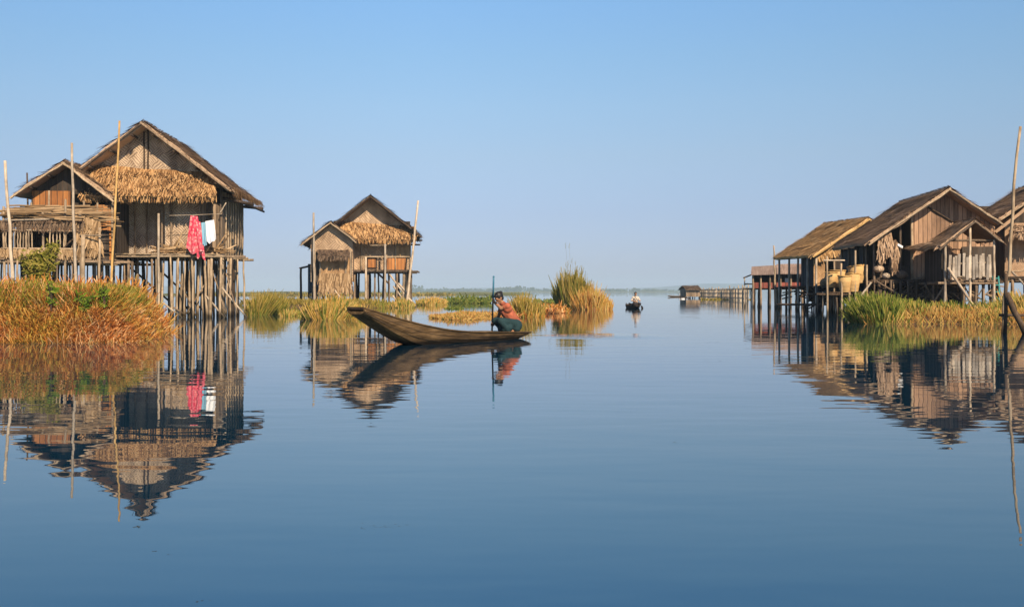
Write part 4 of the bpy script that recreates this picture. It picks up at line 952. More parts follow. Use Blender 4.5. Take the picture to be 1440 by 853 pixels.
# ================================================================== FAR HOUSE, red boards under a metal roof
F9 = Frame(1080, 76.0, -13.0); r9 = F9.root('lake_house'); L = F9.L
M['tin'] = wood_mat('tin', (.16, .11, .095), (.32, .25, .22), (8, .6, .6), .6, .2); M['red_board'] = plank_mat('red_board', (.34, .10, .075), (.17, .05, .04), .3)
M['hollow_shade'] = plain('inside_shade', (.03, .028, .035), .9)  # near-black colour stands in for the shade inside the lake house
x0, x1 = L(1058, 400).x, L(1135, 400).x; zf = L(1080, 405).z; zr = L(1080, 373).z
mb = MB(); mb.prism([L(1057, 376), L(1092, 374), L(1092, 386, -.4), L(1056, 387, -.4)], (0, 0, .07)); mb.prism([L(1057, 376), L(1092, 374), L(1092, 376, 4) , L(1058, 378, 4)], (0, 0, .07)); mb.build('roof', M['tin'], r9)
mb = MB(); mb.prism([L(1092, 372.5, .1), L(1135, 372, .1), L(1135, 385, -.5), L(1092, 385.5, -.5)], (0, 0, .07)); mb.prism([L(1092, 372.5, .1), L(1135, 372, .1), L(1135, 375, 4), L(1092, 376, 4)], (0, 0, .07)); mb.build('roof', M['tin'], r9)
wall(r9, 'wall', rect_y(x0, x1, zf, L(1080, 397).z, 0), M['red_board']); wall(r9, 'wall', rect_y(x0, x1, L(1080, 397).z, zr - .1, .8), M['hollow_shade'])
wall(r9, 'wall', rect_x(.06, 4, zf, zr - .3, x0), M['red_board'], (.06, 0, 0)); wall(r9, 'wall', rect_x(.06, 4, zf, zr - .3, x1), M['red_board'], (-.06, 0, 0)); wall(r9, 'wall', rect_y(x0, x1, zf, zr - .3, 4), M['red_board'])
for px in (1059, 1070, 1083, 1090, 1098, 1112, 1128): p = L(px, 390, -.1); bar(r9, 'post', (p.x, -.1, -.4), (p.x, -.1, L(px, 382).z), .08, M['stilt'])
stilts(r9, lin(x0, x1, 7), (1.8, 3.8), zf, .09, 'post_dark')
mb = MB(); mb.prism([L(1045, 391, .3), (x0 + .1, .3, L(1058, 385).z), (x0 + .1, 2.6, L(1058, 385).z), (L(1045, 391).x, 2.6, L(1045, 391).z)], (0, 0, .06)); mb.build('lean_to_roof', M['post_dark'], r9)
bar(r9, 'post', (L(1047, 391).x, .4, -.4), (L(1047, 391).x, .4, L(1047, 391).z), .05, M['bamboo_pale']); bar(r9, 'rail', (L(1047, 398).x, .4, L(1047, 399).z), (x0, .4, L(1047, 399).z), .05, M['stilt']); bar(r9, 'floor_beam', L(1045, 406, .4), L(1135, 406, .4), .07, M['stilt'])
wall(r9, 'white_sheet', rect_y(L(1104, 394).x, L(1109, 394).x, L(1104, 397).z, L(1104, 391).z, .5), M['white_cloth'], (0, .02, 0))  # small white cloth sheet above the red boards
tag(r9, 'low lake house with red boards and flat brown roof, behind the golden thatched house', 'house')
tall_pole((1091, 433), (1088, 345), 72, .07, 'bamboo', 'thin bamboo pole standing in front of the low red lake house')

# ================================================================== FAR FENCE and hut
def fence(px0, px1, base0, base1, hgt, label):
    a = on_water(px0, base0); b = on_water(px1, base1); root = empty('bamboo_fence', a); d = b - a; n = 14
    for i in range(n + 1):
        p = d * (i / n); bar(root, 'post', p + Vector((0, 0, -.4)), p + Vector((U(-.1, .1), 0, hgt * U(1.0, 1.25))), U(.05, .09), M['bamboo'])
    for z in (.25, .62, .95):
        bar(root, 'rail', Vector((0, -.1, hgt * z)), d + Vector((0, -.1, hgt * z)), .05, M['bamboo'])
    mb = MB()
    for i in range(340):
        p = d * RND(); mb.box(p + Vector((0, .05, hgt * .45 + U(-.1, .1))), (.16, .04, hgt * U(.7, 1.0)))
    o = mb.build('slats', M['pale_slats'], root); o['kind'] = 'stuff'; return tag(root, label, 'fence')
M['pale_slats'] = thatch_mat('pale_slats', [(0, (.34, .26, .18)), (.5, (.5, .4, .29)), (1, (.62, .52, .4))], .3)
fence(983, 1052, 419, 423, 1.55, 'long pale bamboo fence standing in the water left of the red lake house')
FA = Frame(974, 175, 8); ra = FA.root('lake_hut'); L = FA.L
x0, x1 = L(965, 412).x, L(984, 412).x; z0, z1 = L(970, 417).z, L(970, 406).z
for yy in (0, 3.4): wall(ra, 'wall', rect_y(x0, x1, z0, z1, yy), M['plank'])
for xx in (x0, x1): wall(ra, 'wall', rect_x(.06, 3.4, z0, z1, xx), M['plank'], (.06, 0, 0))
mb = MB(); xm = (x0 + x1) / 2
thatch(mb, (x0 - .2, 1.6, z1 + .55), (x1 + .2, 1.6, z1 + .55), (x1 + .2, -.4, z1 - .15), (x0 - .2, -.4, z1 - .15), row=.4, step=.2, w=.22, L=.8); thatch(mb, (x0 - .2, 1.6, z1 + .55), (x1 + .2, 1.6, z1 + .55), (x1 + .2, 3.8, z1 - .1), (x0 - .2, 3.8, z1 - .1), row=.4, step=.2, w=.22, L=.8)
mb.build('roof', M['thatch_dark'], ra); stilts(ra, lin(x0, x1, 4), (.1, 3.3), z0 + .05, .12, 'post_dark')
tag(ra, 'tiny distant hut at the left end of the bamboo fence', 'hut')
# ================================================================== REEDS AND GRASS IN THE LAKE
reed_clump('reed_clump', 333, 380, 443, 391, 2600, [('olive', .6, 1), ('green', .4, .8)], 'olive reeds just right of the stilts of the largest house', .045, thick=5, minh=.2)
reed_clump('reed_clump', 386, 412, 445, 422, 700, [('green', .5, .9), ('gold', .5, .8)], 'green low grass between the largest house and the golden reeds', .045, thick=4, minh=.2, parts=('green_leaves', 'dry_leaves'))
reed_clump('reed_clump', 408, 503, 450, 404, 6500, [('gold', .72, 1), ('green', .28, 1.0)], 'wide golden reed clump in front of the middle house and behind the boat bow', .045, thick=5, minh=.25, parts=('dry_leaves', 'green_leaves'))
reed_clump('reed_clump', 500, 552, 433, 414, 900, [('olive', .5, 1), ('green', .5, .9)], 'green and yellow grass growing under the middle house', .08, thick=5, minh=.25, parts=('dry_leaves', 'green_leaves'))
reed_clump('reed_clump', 538, 581, 433, 412, 1400, [('gold', .5, 1), ('green', .5, .9)], 'thin grass around the right corner stilts of the middle house', .07, thick=4, minh=.2, parts=('dry_leaves', 'green_leaves'))
reed_clump('reed_clump', 578, 626, 429, 411, 1800, [('gold', .6, 1), ('green', .4, .9)], 'yellow green reeds immediately right of the middle house', .09, thick=8, minh=.3, parts=('dry_leaves', 'green_leaves'))
reed_clump('reed_clump', 714, 768, 446, 402, 3600, [('olive', .45, 1), ('gold', .3, .9), ('dry', .25, .5)], 'yellow green bushy reeds right behind the paddling person', .04, thick=3, minh=.2, lean=.45, parts=('green_leaves', 'gold_leaves', 'rust_leaves'))
reed_clump('reed_clump', 785, 832, 435, 359, 4600, [('green', .45, .9), ('olive', .55, 1)], 'tallest green reed clump standing alone in the open water', .055, thick=3, minh=.15, lean=.3, prof=lambda u: 1 - .5 * u * u - .15 * u, parts=('green_leaves', 'olive_leaves'))
reed_clump('reed_clump', 806, 866, 435.5, 389, 3800, [('dry', .55, .8), ('gold', .45, 1)], 'lower orange dry reeds leaning on the right side of the tallest reed clump', .05, thick=3, minh=.15, lean=.45, prof=lambda u: 1 - .4 * max(u, 0) - .3 * u * u, parts=('rust_leaves', 'gold_leaves'))
# thin seed stems above the tallest clump
Yt = H * FPX / 25; root = empty('seed_stems', on_water(805, 435)); root.location.z = 0; mb = MB()
for i in range(6):
    t = at(800 + U(-9, 12), U(338, 372), Yt) - root.location; b0 = Vector((t.x * .4, U(-.4, .4), 0))
    mb.tube([b0, b0.lerp(t, .6) + Vector((.03, 0, 0)), t], [.004, .004, .003], 4)
    for j in range(5): blade(mb, t - Vector((0, 0, j * .06)), Vector((U(-1, 1), 0, 1.2)), VIEW, .10, .012, 0)
mb.build('stem', M['olive'], root); tag(root, 'few thin seed stems rising above the tallest reed clump', 'reeds')

def mat_strip(px0, px1, base, top, n, mt, label, L_=.3, w_=.05, dep=None, name='floating_grass', low=.0):
    Yn = H * FPX / (base - HY); Yf = H * FPX / (max(top, HY + 3) - HY) if dep is None else Yn + dep
    mb = MB(); Ym = (Yn + Yf) / 2
    x0 = (px0 - CX) / FPX * Ym; x1 = (px1 - CX) / FPX * Ym
    for i in range(n):
        a = U(0, 6.283); r = math.sqrt(RND())
        x = (x0 + x1) / 2 + (x1 - x0) / 2 * r * math.cos(a); y = Ym + (Yf - Yn) / 2 * r * math.sin(a) * (.8 + .3 * nz(x, 0, .8, base))
        hb = (.6 + .9 * nz(x, y, .7, 4)) 
        if hb < .15: continue
        blade(mb, Vector((x, y, -.04 + low * hb * RND())), Vector((U(-1, 1), U(-1, 1), U(.1, 1))), VIEW, L_ * hb * U(.5, 1.4), w_ * U(.6, 1.3), L_ * U(-.1, .3), Vector((1, U(-.5, .5), U(-.3, .3))))
    return tag(mb.build(name, M[mt], None), label, None, kind='stuff')
mat_strip(606, 706, 451, 440, 9000, 'dry2', 'low orange mat of dead water plants behind the boat', .2, .035, 13, low=.10)
mat_strip(688, 735, 449, 438, 2400, 'dry', 'orange dead water plants behind the paddling person', .22, .035, 12, low=.12)
mat_strip(742, 800, 441, 431, 2600, 'dry', 'orange and rust water plants between the two reed clumps', .4, .06, 6, low=.15)
mat_strip(620, 692, 427, 420, 2200, 'water_green', 'green strip of water plants behind the orange mat', .5, .09, 14, low=.45)
mat_strip(626, 652, 434.5, 432, 500, 'water_green', 'small green floating plants in front of the green strip', .22, .07, 2.5)
mat_strip(752, 792, 426, 423, 900, 'water_green', 'green floating plants between the reed clumps', .45, .1, 8, low=.2)
mat_strip(372, 412, 430, 418, 900, 'olive', 'low grassy flat behind the largest house', .6, .1, 30, low=.4)
mat_strip(300, 640, 415.5, 412, 5000, 'olive', 'thin strip of far marsh grass', .9, .3, 60, low=.3)
mat_strip(985, 1055, 421.5, 419, 700, 'olive', 'thin line of grass along the foot of the bamboo fence', .4, .1, 6, low=.05)

# right bank grass
mb = grass_on(MB(), 12, 30, 35.6, 40, rbank_h, 11000, 0.42, 0.032, minz=-.15, up=.9)
tag(mb.build('dry_grass', M['dry2'], None), 'golden orange dry grass along the front of the right bank', None, kind='stuff')
mb = grass_on(MB(), 12.5, 30, 36.2, 41.5, rbank_h, 2200, 0.45, 0.035, lambda x, y: nz(x, y, .5, 9) > .0, 1.3)
grass_on(mb, 13, 30, 41, 56, rbank_h, 2500, .45, .05, up=1.4)
tag(mb.build('green_grass', M['green']), 'green grass growing behind the dry edge of the right bank', None, kind='stuff')
def bank_reeds(px0, px1, Y, top, n, mats, label, lean=.35, thick=2.5, parts=('green_leaves', 'gold_leaves')):
    x0 = (px0 - CX) / FPX * Y; x1 = (px1 - CX) / FPX * Y; xm = (x0 + x1) / 2; z0 = max(0, rbank_h(xm, Y)) - .1
    hm = H + (HY - top) / FPX * Y - z0; root = empty('reed_clump', (xm, Y, z0)); hw = (x1 - x0) / 2
    for (mt, share, hs), pn in zip(mats, parts):
        mb = MB()
        for i in range(int(n * share)):
            r = math.sqrt(RND()); a = U(0, 6.283); x = r * math.cos(a) * hw; y = r * math.sin(a) * thick / 2; u = x / hw
            l = hm * hs * (1 - .6 * u * u) * U(.25, 1)
            blade(mb, Vector((x, y, 0)), Vector((U(-lean, lean) * 1.3 + u * .25, U(-lean, lean), 1)), VIEW, l, .03 * U(.5, 1.3), l * U(0, .45), Vector((1, U(-.5, .5), U(-.2, .2))))
        mb.build(pn, M[mt], root)
    return tag(root, label, 'reeds', 'reed clumps on the right bank')
bank_reeds(1199, 1262, 37.5, 405, 3200, [('green', .8, 1), ('gold', .2, .7)], 'largest green reed clump at the left end of the right bank')
bank_reeds(1248, 1300, 38.5, 415, 1300, [('green', .8, 1), ('gold', .2, .9)], 'green reeds in front of the dark side of the slat porch house')
bank_reeds(1316, 1346, 39.5, 417, 500, [('green', .7, 1), ('gold', .3, .9)], 'green reeds around the left foot of the slat porch')
bank_reeds(1380, 1406, 39.5, 416, 450, [('green', .7, 1), ('gold', .3, .9)], 'green reeds around the right foot of the slat porch')
bank_reeds(1414, 1450, 39.5, 402, 1100, [('gold', .5, 1), ('green', .5, .9)], 'yellow green reeds below the right edge house')

# ================================================================== BOATS
def interp(tab, x):
    for i in range(len(tab) - 1):
        if tab[i][0] <= x <= tab[i + 1][0]:
            a, b = tab[i], tab[i + 1]; t = (x - a[0]) / (b[0] - a[0])
            pm = tab[max(i - 1, 0)]; pn = tab[min(i + 2, len(tab) - 1)]
            out = []
            for j in range(1, len(a)):
                m0 = (b[j] - pm[j]) / (b[0] - pm[0]) * (b[0] - a[0]); m1 = (pn[j] - a[j]) / (pn[0] - a[0]) * (b[0] - a[0])
                t2, t3 = t * t, t ** 3
                out.append((2 * t3 - 3 * t2 + 1) * a[j] + (t3 - 2 * t2 + t) * m0 + (-2 * t3 + 3 * t2) * b[j] + (t3 - t2) * m1)
            return out
    return tab[-1][1:]
m, nt = new_mat('hull_wood'); k = N(nt); tc = k.n('ShaderNodeTexCoord'); sp = k.n('ShaderNodeSeparateXYZ'); k.l(tc.outputs['Object'], sp.inputs[0])
gr = k.noise(k.mapping(tc.outputs['Object'], (.8, 6, 9)), 2.2, 6, .7); st = k.noise(k.mapping(tc.outputs['Object'], (1.2, 3, 3)), 1.3, 4)
c_ = k.ramp(gr, [(.3, (.045, .027, .012)), (.52, (.115, .072, .034)), (.75, (.23, .15, .075))])
c_ = k.mix(.75, c_, k.ramp(st, [(.35, (.4, .38, .36)), (.62, (1.1, 1.05, 1))]), 'MULTIPLY')
wet = k.ramp(k.math('ADD', sp.outputs[2], k.math('MULTIPLY', k.noise(tc.outputs['Object'], 4, 3), .08)), [(.09, (.12, .11, .10)), (.17, (1, 1, 1))])
k.principled(k.mix(1, c_, wet, 'MULTIPLY'), .75, gr, .5, .015); M['hull'] = m
HULL = [(0, .10, .06, .10, .15), (.5, .24, .16, .0, .17), (1.2, .36, .26, -.06, .19), (2.4, .43, .32, -.08, .23), (3.4, .43, .32, -.06, .31), (4.15, .39, .29, .0, .43), (4.75, .33, .25, .21, .56), (5.25, .28, .22, .44, .68), (5.7, .24, .20, .66, .79)]
def hull(root, tab, n=44, mat='hull'):
    mb = MB(); Lb = tab[-1][0]; th = .035; vs = []; rows = []
    for i in range(n + 1):
        s = Lb * i / n; wt, wb, zb, zt = interp(tab, s)
        wm = (wt + wb) / 2 + .03; zm = zb + (zt - zb) * .45
        out = [(s, -wt, zt), (s, -wm, zm), (s, -wb, zb + .02), (s, -wb * .6, zb), (s, wb * .6, zb), (s, wb, zb + .02), (s, wm, zm), (s, wt, zt)]
        inn = [(s, wt - th, zt), (s, wm - th, zm), (s, wb - th, zb + th + .02), (s, -wb + th, zb + th + .02), (s, -wm + th, zm), (s, -wt + th, zt)]
        rows.append(len(vs)); vs += out + inn
    fs = []; q = 14
    for i in range(n):
        for j in range(q): fs.append((i * q + j, i * q + (j + 1) % q, (i + 1) * q + (j + 1) % q, (i + 1) * q + j))
    fs.append(tuple(range(q))); fs.append(tuple(n * q + j for j in range(q - 1, -1, -1)))
    mb.add(vs, fs); return mb.build('hull', M[mat], root)
a_dir = Vector((-.604, -.797, 0)); p_dir = Vector((.797, -.604, 0))
S0 = Vector((.374, 25.5, 0)); boat = empty('long_boat', S0, math.atan2(a_dir.y, a_dir.x))
hull(boat, HULL)
# prow cover, thwarts, rubbing strip, stern floor
mb = MB(); ts = [4.95, 5.2, 5.45, 5.715]
pv = [(s, sg * (interp(HULL, min(s, 5.7))[0] - .02), interp(HULL, min(s, 5.7))[3] + .012) for s in ts for sg in (-1, 1)]
pv2 = [(x, y, z - .05) for x, y, z in pv]
fs = [(2 * i, 2 * i + 1, 2 * i + 3, 2 * i + 2) for i in range(3)] + [(8 + 2 * i, 10 + 2 * i, 11 + 2 * i, 9 + 2 * i) for i in range(3)]
fs += [(2 * i, 2 * i + 2, 10 + 2 * i, 8 + 2 * i) for i in range(3)] + [(2 * i + 1, 9 + 2 * i, 11 + 2 * i, 3 + 2 * i) for i in range(3)] + [(0, 8, 9, 1), (6, 7, 15, 14)]
mb.add(pv + pv2, fs); mb.build('prow_cover', M['post_dark'], boat)
for s in (2.1, 3.3, 4.3):
    wt, wb, zb, zt = interp(HULL, s); mb = MB(); mb.box((s, 0, zt - .05), (.14, wt * 2 - .08, .03)); mb.build('thwart', M['hull'], boat)
for sg in (-1, 1):
    mb = MB(); mb.tube([(s, sg * (interp(HULL, s)[0] + .006), interp(HULL, s)[3] - .012) for s in lin(.02, 5.69, 30)], .016, 6); mb.build('gunwale_strip', M['hull'], boat, True)
for fr in (.30, .62):
    for sg in (-1, 1):
        pts = []
        for q in lin(.15, 5.66, 40):
            wt, wb, zb, zt = interp(HULL, q); wm = (wt + wb) / 2 + .03
            ww = wb + (wm - wb) * fr / .45 if fr < .45 else wm + (wt - wm) * (fr - .45) / .55
            pts.append((q, sg * (ww + .001), zb + (zt - zb) * fr))
        mb = MB(); mb.tube(pts, [.006 * U(.5, 1.4) for _ in pts], 5); mb.build('plank_seam', M['post_dark'], boat)
wt, wb, zb, zt = interp(HULL, .9); mb = MB(); mb.prism([(.25, -.12, .115), (1.35, -.27, .115), (1.35, .27, .115), (.25, .12, .115)], (0, 0, -.03)); mb.build('stern_floor', M['post_dark'], boat)
tag(boat, 'long dark wooden boat with a high blunt prow, in the foreground', 'boat')

# ================================================================== PEOPLE
M['skin'] = plain('skin', (.33, .165, .09), .6, .08, 10, .35); M['hair'] = plain('hair', (.012, .010, .010), .5, .3, 30, .4)
M['coral'] = plain('coral_shirt', (.33, .095, .052), .9, .5, 7); M['teal_skirt'] = plain('dark_teal_cloth', (.014, .036, .042), .85, .4, 5)
M['lips'] = plain('lips', (.25, .08, .06), .5); M['eye'] = plain('eye', (.02, .015, .012), .3)
def solid(name, mb, mat, parent, vox=.011, sm=6):
    o = mb.build(name, mat, None); r = o.modifiers.new('r', 'REMESH'); r.mode = 'VOXEL'; r.voxel_size = vox; r.use_smooth_shade = True
    s_ = o.modifiers.new('s', 'SMOOTH'); s_.iterations = sm; s_.factor = .5
    bpy.context.view_layer.update(); dg = bpy.context.evaluated_depsgraph_get()
    me = bpy.data.meshes.new_from_object(o.evaluated_get(dg)); old = o.data; o.modifiers.clear(); o.data = me; bpy.data.meshes.remove(old)
    me.name = name; me.materials.clear(); me.materials.append(mat); me.polygons.foreach_set('use_smooth', [True] * len(me.polygons))
    o.parent = parent; return o
def grip(mb, wrist, hand, axis, rr):
    """palm and five fingers closed round a shaft of radius rr through point hand along axis"""
    wrist = Vector(wrist); hand = Vector(hand); axis = Vector(axis).normalized()
    back = (wrist - hand); back = (back - axis * back.dot(axis)).normalized(); side = axis.cross(back)
    pc = hand + back * (rr + .016)
    mb.capsule(wrist, pc, .026, .030); mb.capsule(pc - axis * .028, pc + axis * .028, .021, .021)
    for i, o in enumerate((-.034, -.012, .011, .033)):
        pts = []
        for tt in (.15, .9, 1.7, 2.5 + .12 * (i % 2)):
            pts.append(hand + axis * o + (back * math.cos(tt) + side * math.sin(tt)) * (rr + .010))
        for u, v in zip(pts, pts[1:]): mb.capsule(u, v, .0105, .0095, 8, 3)
    pts = [pc + axis * .03, hand + axis * .05 - side * (rr + .012), hand + axis * .045 - side * .01 - back * (rr + .010)]
    for u, v in zip(pts, pts[1:]): mb.capsule(u, v, .012, .0105, 8, 3)
def head(mb, c, fwd_pitch=0.0, yaw=0.0, s=1.0):
    R = Matrix.Rotation(yaw, 3, 'Z') @ Matrix.Rotation(fwd_pitch, 3, 'Y'); c = Vector(c)
    def P(x, y, z): return c + R @ (Vector((x, y, z)) * s)
    mb.ball(c, (.096 * s, .076 * s, .112 * s), R); mb.capsule(P(.045, 0, -.075), P(.06, 0, -.088), .042 * s, .032 * s)
    mb.capsule(P(.088, 0, .01), P(.108, 0, -.03), .010 * s, .016 * s, 8, 3); mb.capsule(P(.085, -.02, -.058), P(.085, .02, -.058), .011 * s, .011 * s, 8, 3)
    mb.capsule(P(.08, -.04, .028), P(.08, .04, .028), .016 * s, .016 * s, 8, 3)
    for sg in (-1, 1): mb.ball(P(-.005, sg * .078, -.01), (.02 * s, .011 * s, .033 * s), R, 8, 6)
    return P, R
ang = math.atan2(-.40, -.917)
po = S0 + a_dir * .8 + Vector((-.02, 0, .115)); per = empty('person', po, ang)
# paddle line in the person's axes
ax_ = Vector((.12, .37, 1)).normalized(); PT = Vector((.25, -.22, .77)); PB = PT - ax_ * .60
body = MB()
body.capsule((-.2, 0, .27), (.01, 0, .54), .135, .14); body.capsule((.02, -.1, .59), (.02, .1, .59), .1, .1); body.capsule((.05, -.16, .65), (.05, .16, .66), .065, .065)
body.capsule((.07, 0, .68), (.14, -.01, .78), .052, .047)
HP, HR = head(body, (.18, -.02, .845), .75, .1, 1.04)
for sg in (-1, 1):
    body.capsule((-.19, sg * .1, .24), (.2, sg * .14, .31), .095, .062); body.capsule((.2, sg * .14, .31), (-.10, sg * .13, .06), .06, .038); body.capsule((-.12, sg * .13, .04), (.09, sg * .15, .028), .036, .026)
    body.capsule((.05, sg * .15, .025), (.12, sg * .155, .022), .034, .022)
sh = Vector((.05, .17, .655)); el = Vector((.17, .08, .60)); hb = PT
wr = el + (hb - el).normalized() * ((hb - el).length - .075)
body.capsule(sh, el, .056, .046); body.capsule(el, wr, .046, .031); grip(body, wr, hb, ax_, .02)
sh2 = Vector((.05, -.17, .65)); el2 = Vector((.03, -.38, .42)); wr2 = el2 + (PB - el2).normalized() * ((PB - el2).length - .07)
body.capsule(sh2, el2, .052, .040); body.capsule(el2, wr2, .040, .026); grip(body, wr2, PB, ax_, .02)
solid('body', body, M['skin'], per, .0075, 3)
top = MB(); top.capsule((-.205, 0, .27), (.01, 0, .54), .15, .155); top.capsule((.02, -.1, .59), (.02, .1, .59), .115, .115); top.capsule((.05, -.165, .645), (.05, .165, .655), .078, .078); top.capsule((.06, 0, .67), (.085, 0, .70), .08, .068)
top.capsule(sh, sh.lerp(el, .42), .07, .062); top.capsule(sh2, sh2.lerp(el2, .5), .068, .06); solid('shirt', top, M['coral'], per, .010, 4)
sk = MB(); sk.capsule((-.21, -.06, .2), (-.21, .06, .2), .155, .155)
for sg in (-1, 1): sk.capsule((-.2, sg * .1, .24), (.21, sg * .145, .31), .115, .085); sk.capsule((.21, sg * .145, .30), (.02, sg * .14, .11), .085, .08)
sk.capsule((.18, -.12, .30), (.18, .12, .30), .075, .075); sk.capsule((.0, -.12, .17), (.0, .12, .17), .12, .12); sk.capsule((-.2, -.12, .13), (-.2, .12, .13), .1, .1); sk.capsule((.1, -.1, .12), (.1, .1, .12), .08, .08)
solid('wrap_skirt', sk, M['teal_skirt'], per, .012, 5)
hr = MB(); hr.ball(HP(-.022, 0, .03), (.105, .094, .112), HR); hr.ball(HP(-.105, 0, .05), (.05, .05, .048), HR); hr.ball(HP(.03, 0, .085), (.06, .062, .036), HR)
for sg in (-1, 1): hr.ball(HP(-.03, sg * .055, -.02), (.05, .03, .07), HR)
solid('hair', hr, M['hair'], per, .009, 3)
for sg in (-1, 1):
    e_ = MB(); e_.ball(HP(.083, sg * .032, .006), (.010, .013, .007), HR, 8, 6); e_.build('eye', M['eye'], per, True)
tag(per, 'person in coral shirt and dark teal wrap crouching in the long boat, gripping a paddle', 'person')
# paddle
Rz = Matrix.Rotation(ang, 3, 'Z'); PTw = po + Rz @ PT; axw = (Rz @ ax_).normalized()
pd = empty('paddle', PTw); qv = axw.to_track_quat('Z', 'Y'); pd.rotation_mode = 'QUATERNION'; pd.rotation_quaternion = qv
M['blue_paint'] = plain('blue_paint', (.035, .15, .24), .5, .25, spec=.4)
mb = MB(); mb.tube([(0, 0, .0), (0, 0, .3), (0, 0, .6)], [.021, .02, .021], 8); mb.ball((0, 0, .605), (.026, .026, .02)); mb.build('handle', M['blue_paint'], pd, True)
mb = MB(); mb.tube([(0, 0, -1.05), (0, 0, -.5), (0, 0, .0)], [.02, .02, .0195], 8); mb.build('shaft', M['post_dark'], pd, True)
mb = MB(); mb.prism([(-.03, .012, -.95), (.03, .012, -.95), (.075, .012, -1.2), (.06, .012, -1.5), (0, .012, -1.56), (-.06, .012, -1.5), (-.075, .012, -1.2)], (0, -.024, 0)); mb.build('blade', M['post_dark'], pd)
tag(pd, 'upright paddle with a blue upper shaft, held by the crouching person', 'paddle')

# far paddler
fb = empty('small_boat', on_water(893.5, 433.2), rad(92)); fb.location.y -= 1.0
HULL2 = [(0, .12, .08, .12, .22), (.6, .28, .2, .0, .2), (1.4, .36, .28, -.06, .17), (3.0, .34, .26, -.06, .2), (3.8, .22, .16, .06, .28), (4.4, .1, .08, .2, .34)]
hull(fb, HULL2, 30, 'post_dark')
for s in (1.4, 2.8): mb = MB(); mb.box((s, 0, .2), (.16, .74, .03)); mb.build('thwart', M['post_dark'], fb)
tag(fb, 'small dark boat far out on the open water', 'boat')
pf = empty('person', fb.location + Vector((0, 1.0, .1)), rad(-80))
M['white_top'] = plain('white_top', (.50, .44, .38), .9, .06); M['dark_cloth'] = plain('dark_cloth', (.03, .022, .022), .9, .2)
body = MB(); body.capsule((0, 0, .22), (.02, 0, .55), .14, .15); body.capsule((.02, -.15, .62), (.02, .15, .62), .07, .07); body.capsule((.02, 0, .66), (.04, 0, .78), .055, .05)
HP, HR = head(body, (.06, 0, .86), .1)
for sg in (-1, 1):
    body.capsule((0, sg * .1, .16), (.36, sg * .2, .2), .09, .06); body.capsule((.36, sg * .2, .2), (.12, sg * .12, .05), .058, .04); body.capsule((.12, sg * .12, .05), (.28, sg * .06, .03), .036, .026)
    e1 = Vector((.06, sg * .28, .42)); h1 = Vector((.3, sg * .1 + .12, .34 + sg * .03)); body.capsule((.02, sg * .17, .62), e1, .05, .04); body.capsule(e1, h1, .04, .028); grip(body, e1.lerp(h1, .75), h1, (.1, 1, .12), .018)
solid('body', body, M['skin'], pf, .010, 3)
top = MB(); top.capsule((0, 0, .24), (.02, 0, .55), .165, .17); top.capsule((.02, -.16, .615), (.02, .16, .615), .085, .085)
for sg in (-1, 1): top.capsule((.02, sg * .17, .62), (.06, sg * .28, .42), .07, .062)
solid('shirt', top, M['white_top'], pf, .014, 4)
sk = MB(); sk.capsule((0, -.08, .14), (0, .08, .14), .17, .17)
for sg in (-1, 1): sk.capsule((0, sg * .1, .16), (.37, sg * .2, .2), .12, .09); sk.capsule((.37, sg * .2, .19), (.15, sg * .12, .07), .09, .08)
sk.capsule((.2, -.12, .12), (.2, .12, .12), .1, .1); solid('wrap_skirt', sk, M['dark_cloth'], pf, .014, 4)
hr = MB(); hr.ball(HP(-.02, 0, .04), (.105, .092, .098), HR); hr.ball(HP(-.07, 0, -.02), (.06, .08, .08), HR); solid('hair', hr, M['hair'], pf, .012, 3)
tag(pf, 'person in a pale top and dark wrap sitting in the small far boat', 'person')
pq = pf.matrix_basis @ Vector((.3, .12, .34)); pole_r = empty('paddle', pq)
bar(pole_r, 'shaft', (-.3, -.05, .42), (.2, .02, -.3), .02, M['post_dark']); mb = MB(); mb.prism([(.14, .02, -.25), (.28, .02, -.3), (.4, .02, -.62), (.26, .02, -.66)], (0, -.03, 0)); mb.build('blade', M['post_dark'], pole_r)
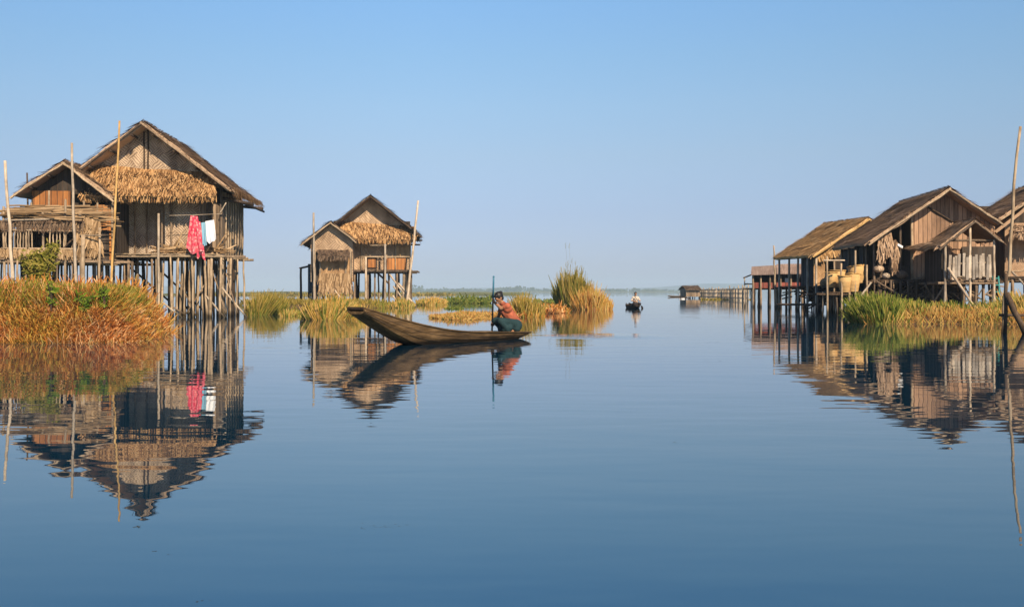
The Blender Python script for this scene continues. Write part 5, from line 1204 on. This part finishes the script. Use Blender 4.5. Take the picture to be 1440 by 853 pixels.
tag(pole_r, 'paddle held across the lap of the person in the small far boat', 'paddle')

# boat moored far off left of the fence
fb2 = empty('moored_boat', on_water(953, 417.5), rad(8)); hull(fb2, [(a * 1.1, b * 1.3, c * 1.3, d * 1.1, e * 1.5) for a, b, c, d, e in HULL2], 20); fb2.location.x -= 2
mb = MB(); mb.box((3.0, 0, .55), (1.2, .6, .5)); mb.build('cargo', M['white_cloth'], fb2); tag(fb2, 'tiny distant boat beside the hut at the end of the fence', 'boat')

# bits of weed and leaves drifting on the near water
M['weed'] = plain('weed', (.03, .03, .02), .8, .4)
mb = MB()
def bits(px, py, n, sx, sy, s):
    c = on_water(px, py)
    for i in range(n):
        p = c + Vector((random.gauss(0, sx), random.gauss(0, sy), -.003)); a = U(0, 6.28); q = s * U(.3, .9)
        mb.prism([p + Vector((math.cos(a + t) * q * r, math.sin(a + t) * q * r, 0)) for t, r in ((0, 1), (1.2, .5), (2.4, .8), (3.6, .9), (5, .45))], (0, 0, .003 + q * .05))
bits(545, 740, 26, .10, .03, .007); bits(196, 740, 7, .012, .008, .014); bits(217, 775, 2, .005, .01, .010); bits(239, 779, 2, .008, .004, .009)
bits(1010, 508, 6, .12, .08, .025); bits(1004, 481, 4, .15, .12, .03); bits(868, 579, 2, .01, .03, .016); bits(950, 622, 3, .012, .02, .018); bits(283, 844, 5, .02, .01, .007); bits(92, 575, 3, .03, .05, .016)
tag(mb.build('floating_weed', M['weed']), 'small dark bits of weed drifting on the near water', None, kind='stuff')

# ================================================================== THE AIR: even pale haze over the lake
m, nt = new_mat('haze'); k = N(nt); pvn = k.n('ShaderNodeVolumePrincipled'); out = k.n('ShaderNodeOutputMaterial')
pvn.inputs['Color'].default_value = (.57, .78, 1.0, 1); pvn.inputs['Density'].default_value = 0.00028; pvn.inputs['Anisotropy'].default_value = -0.15
k.l(pvn.outputs[0], out.inputs['Volume'])
mb = MB(); mb.box((0, 2900, 29), (12000, 6200, 60)); o = mb.build('haze', m); o['kind'] = 'stuff'; o['label'] = 'pale blue haze over the lake'
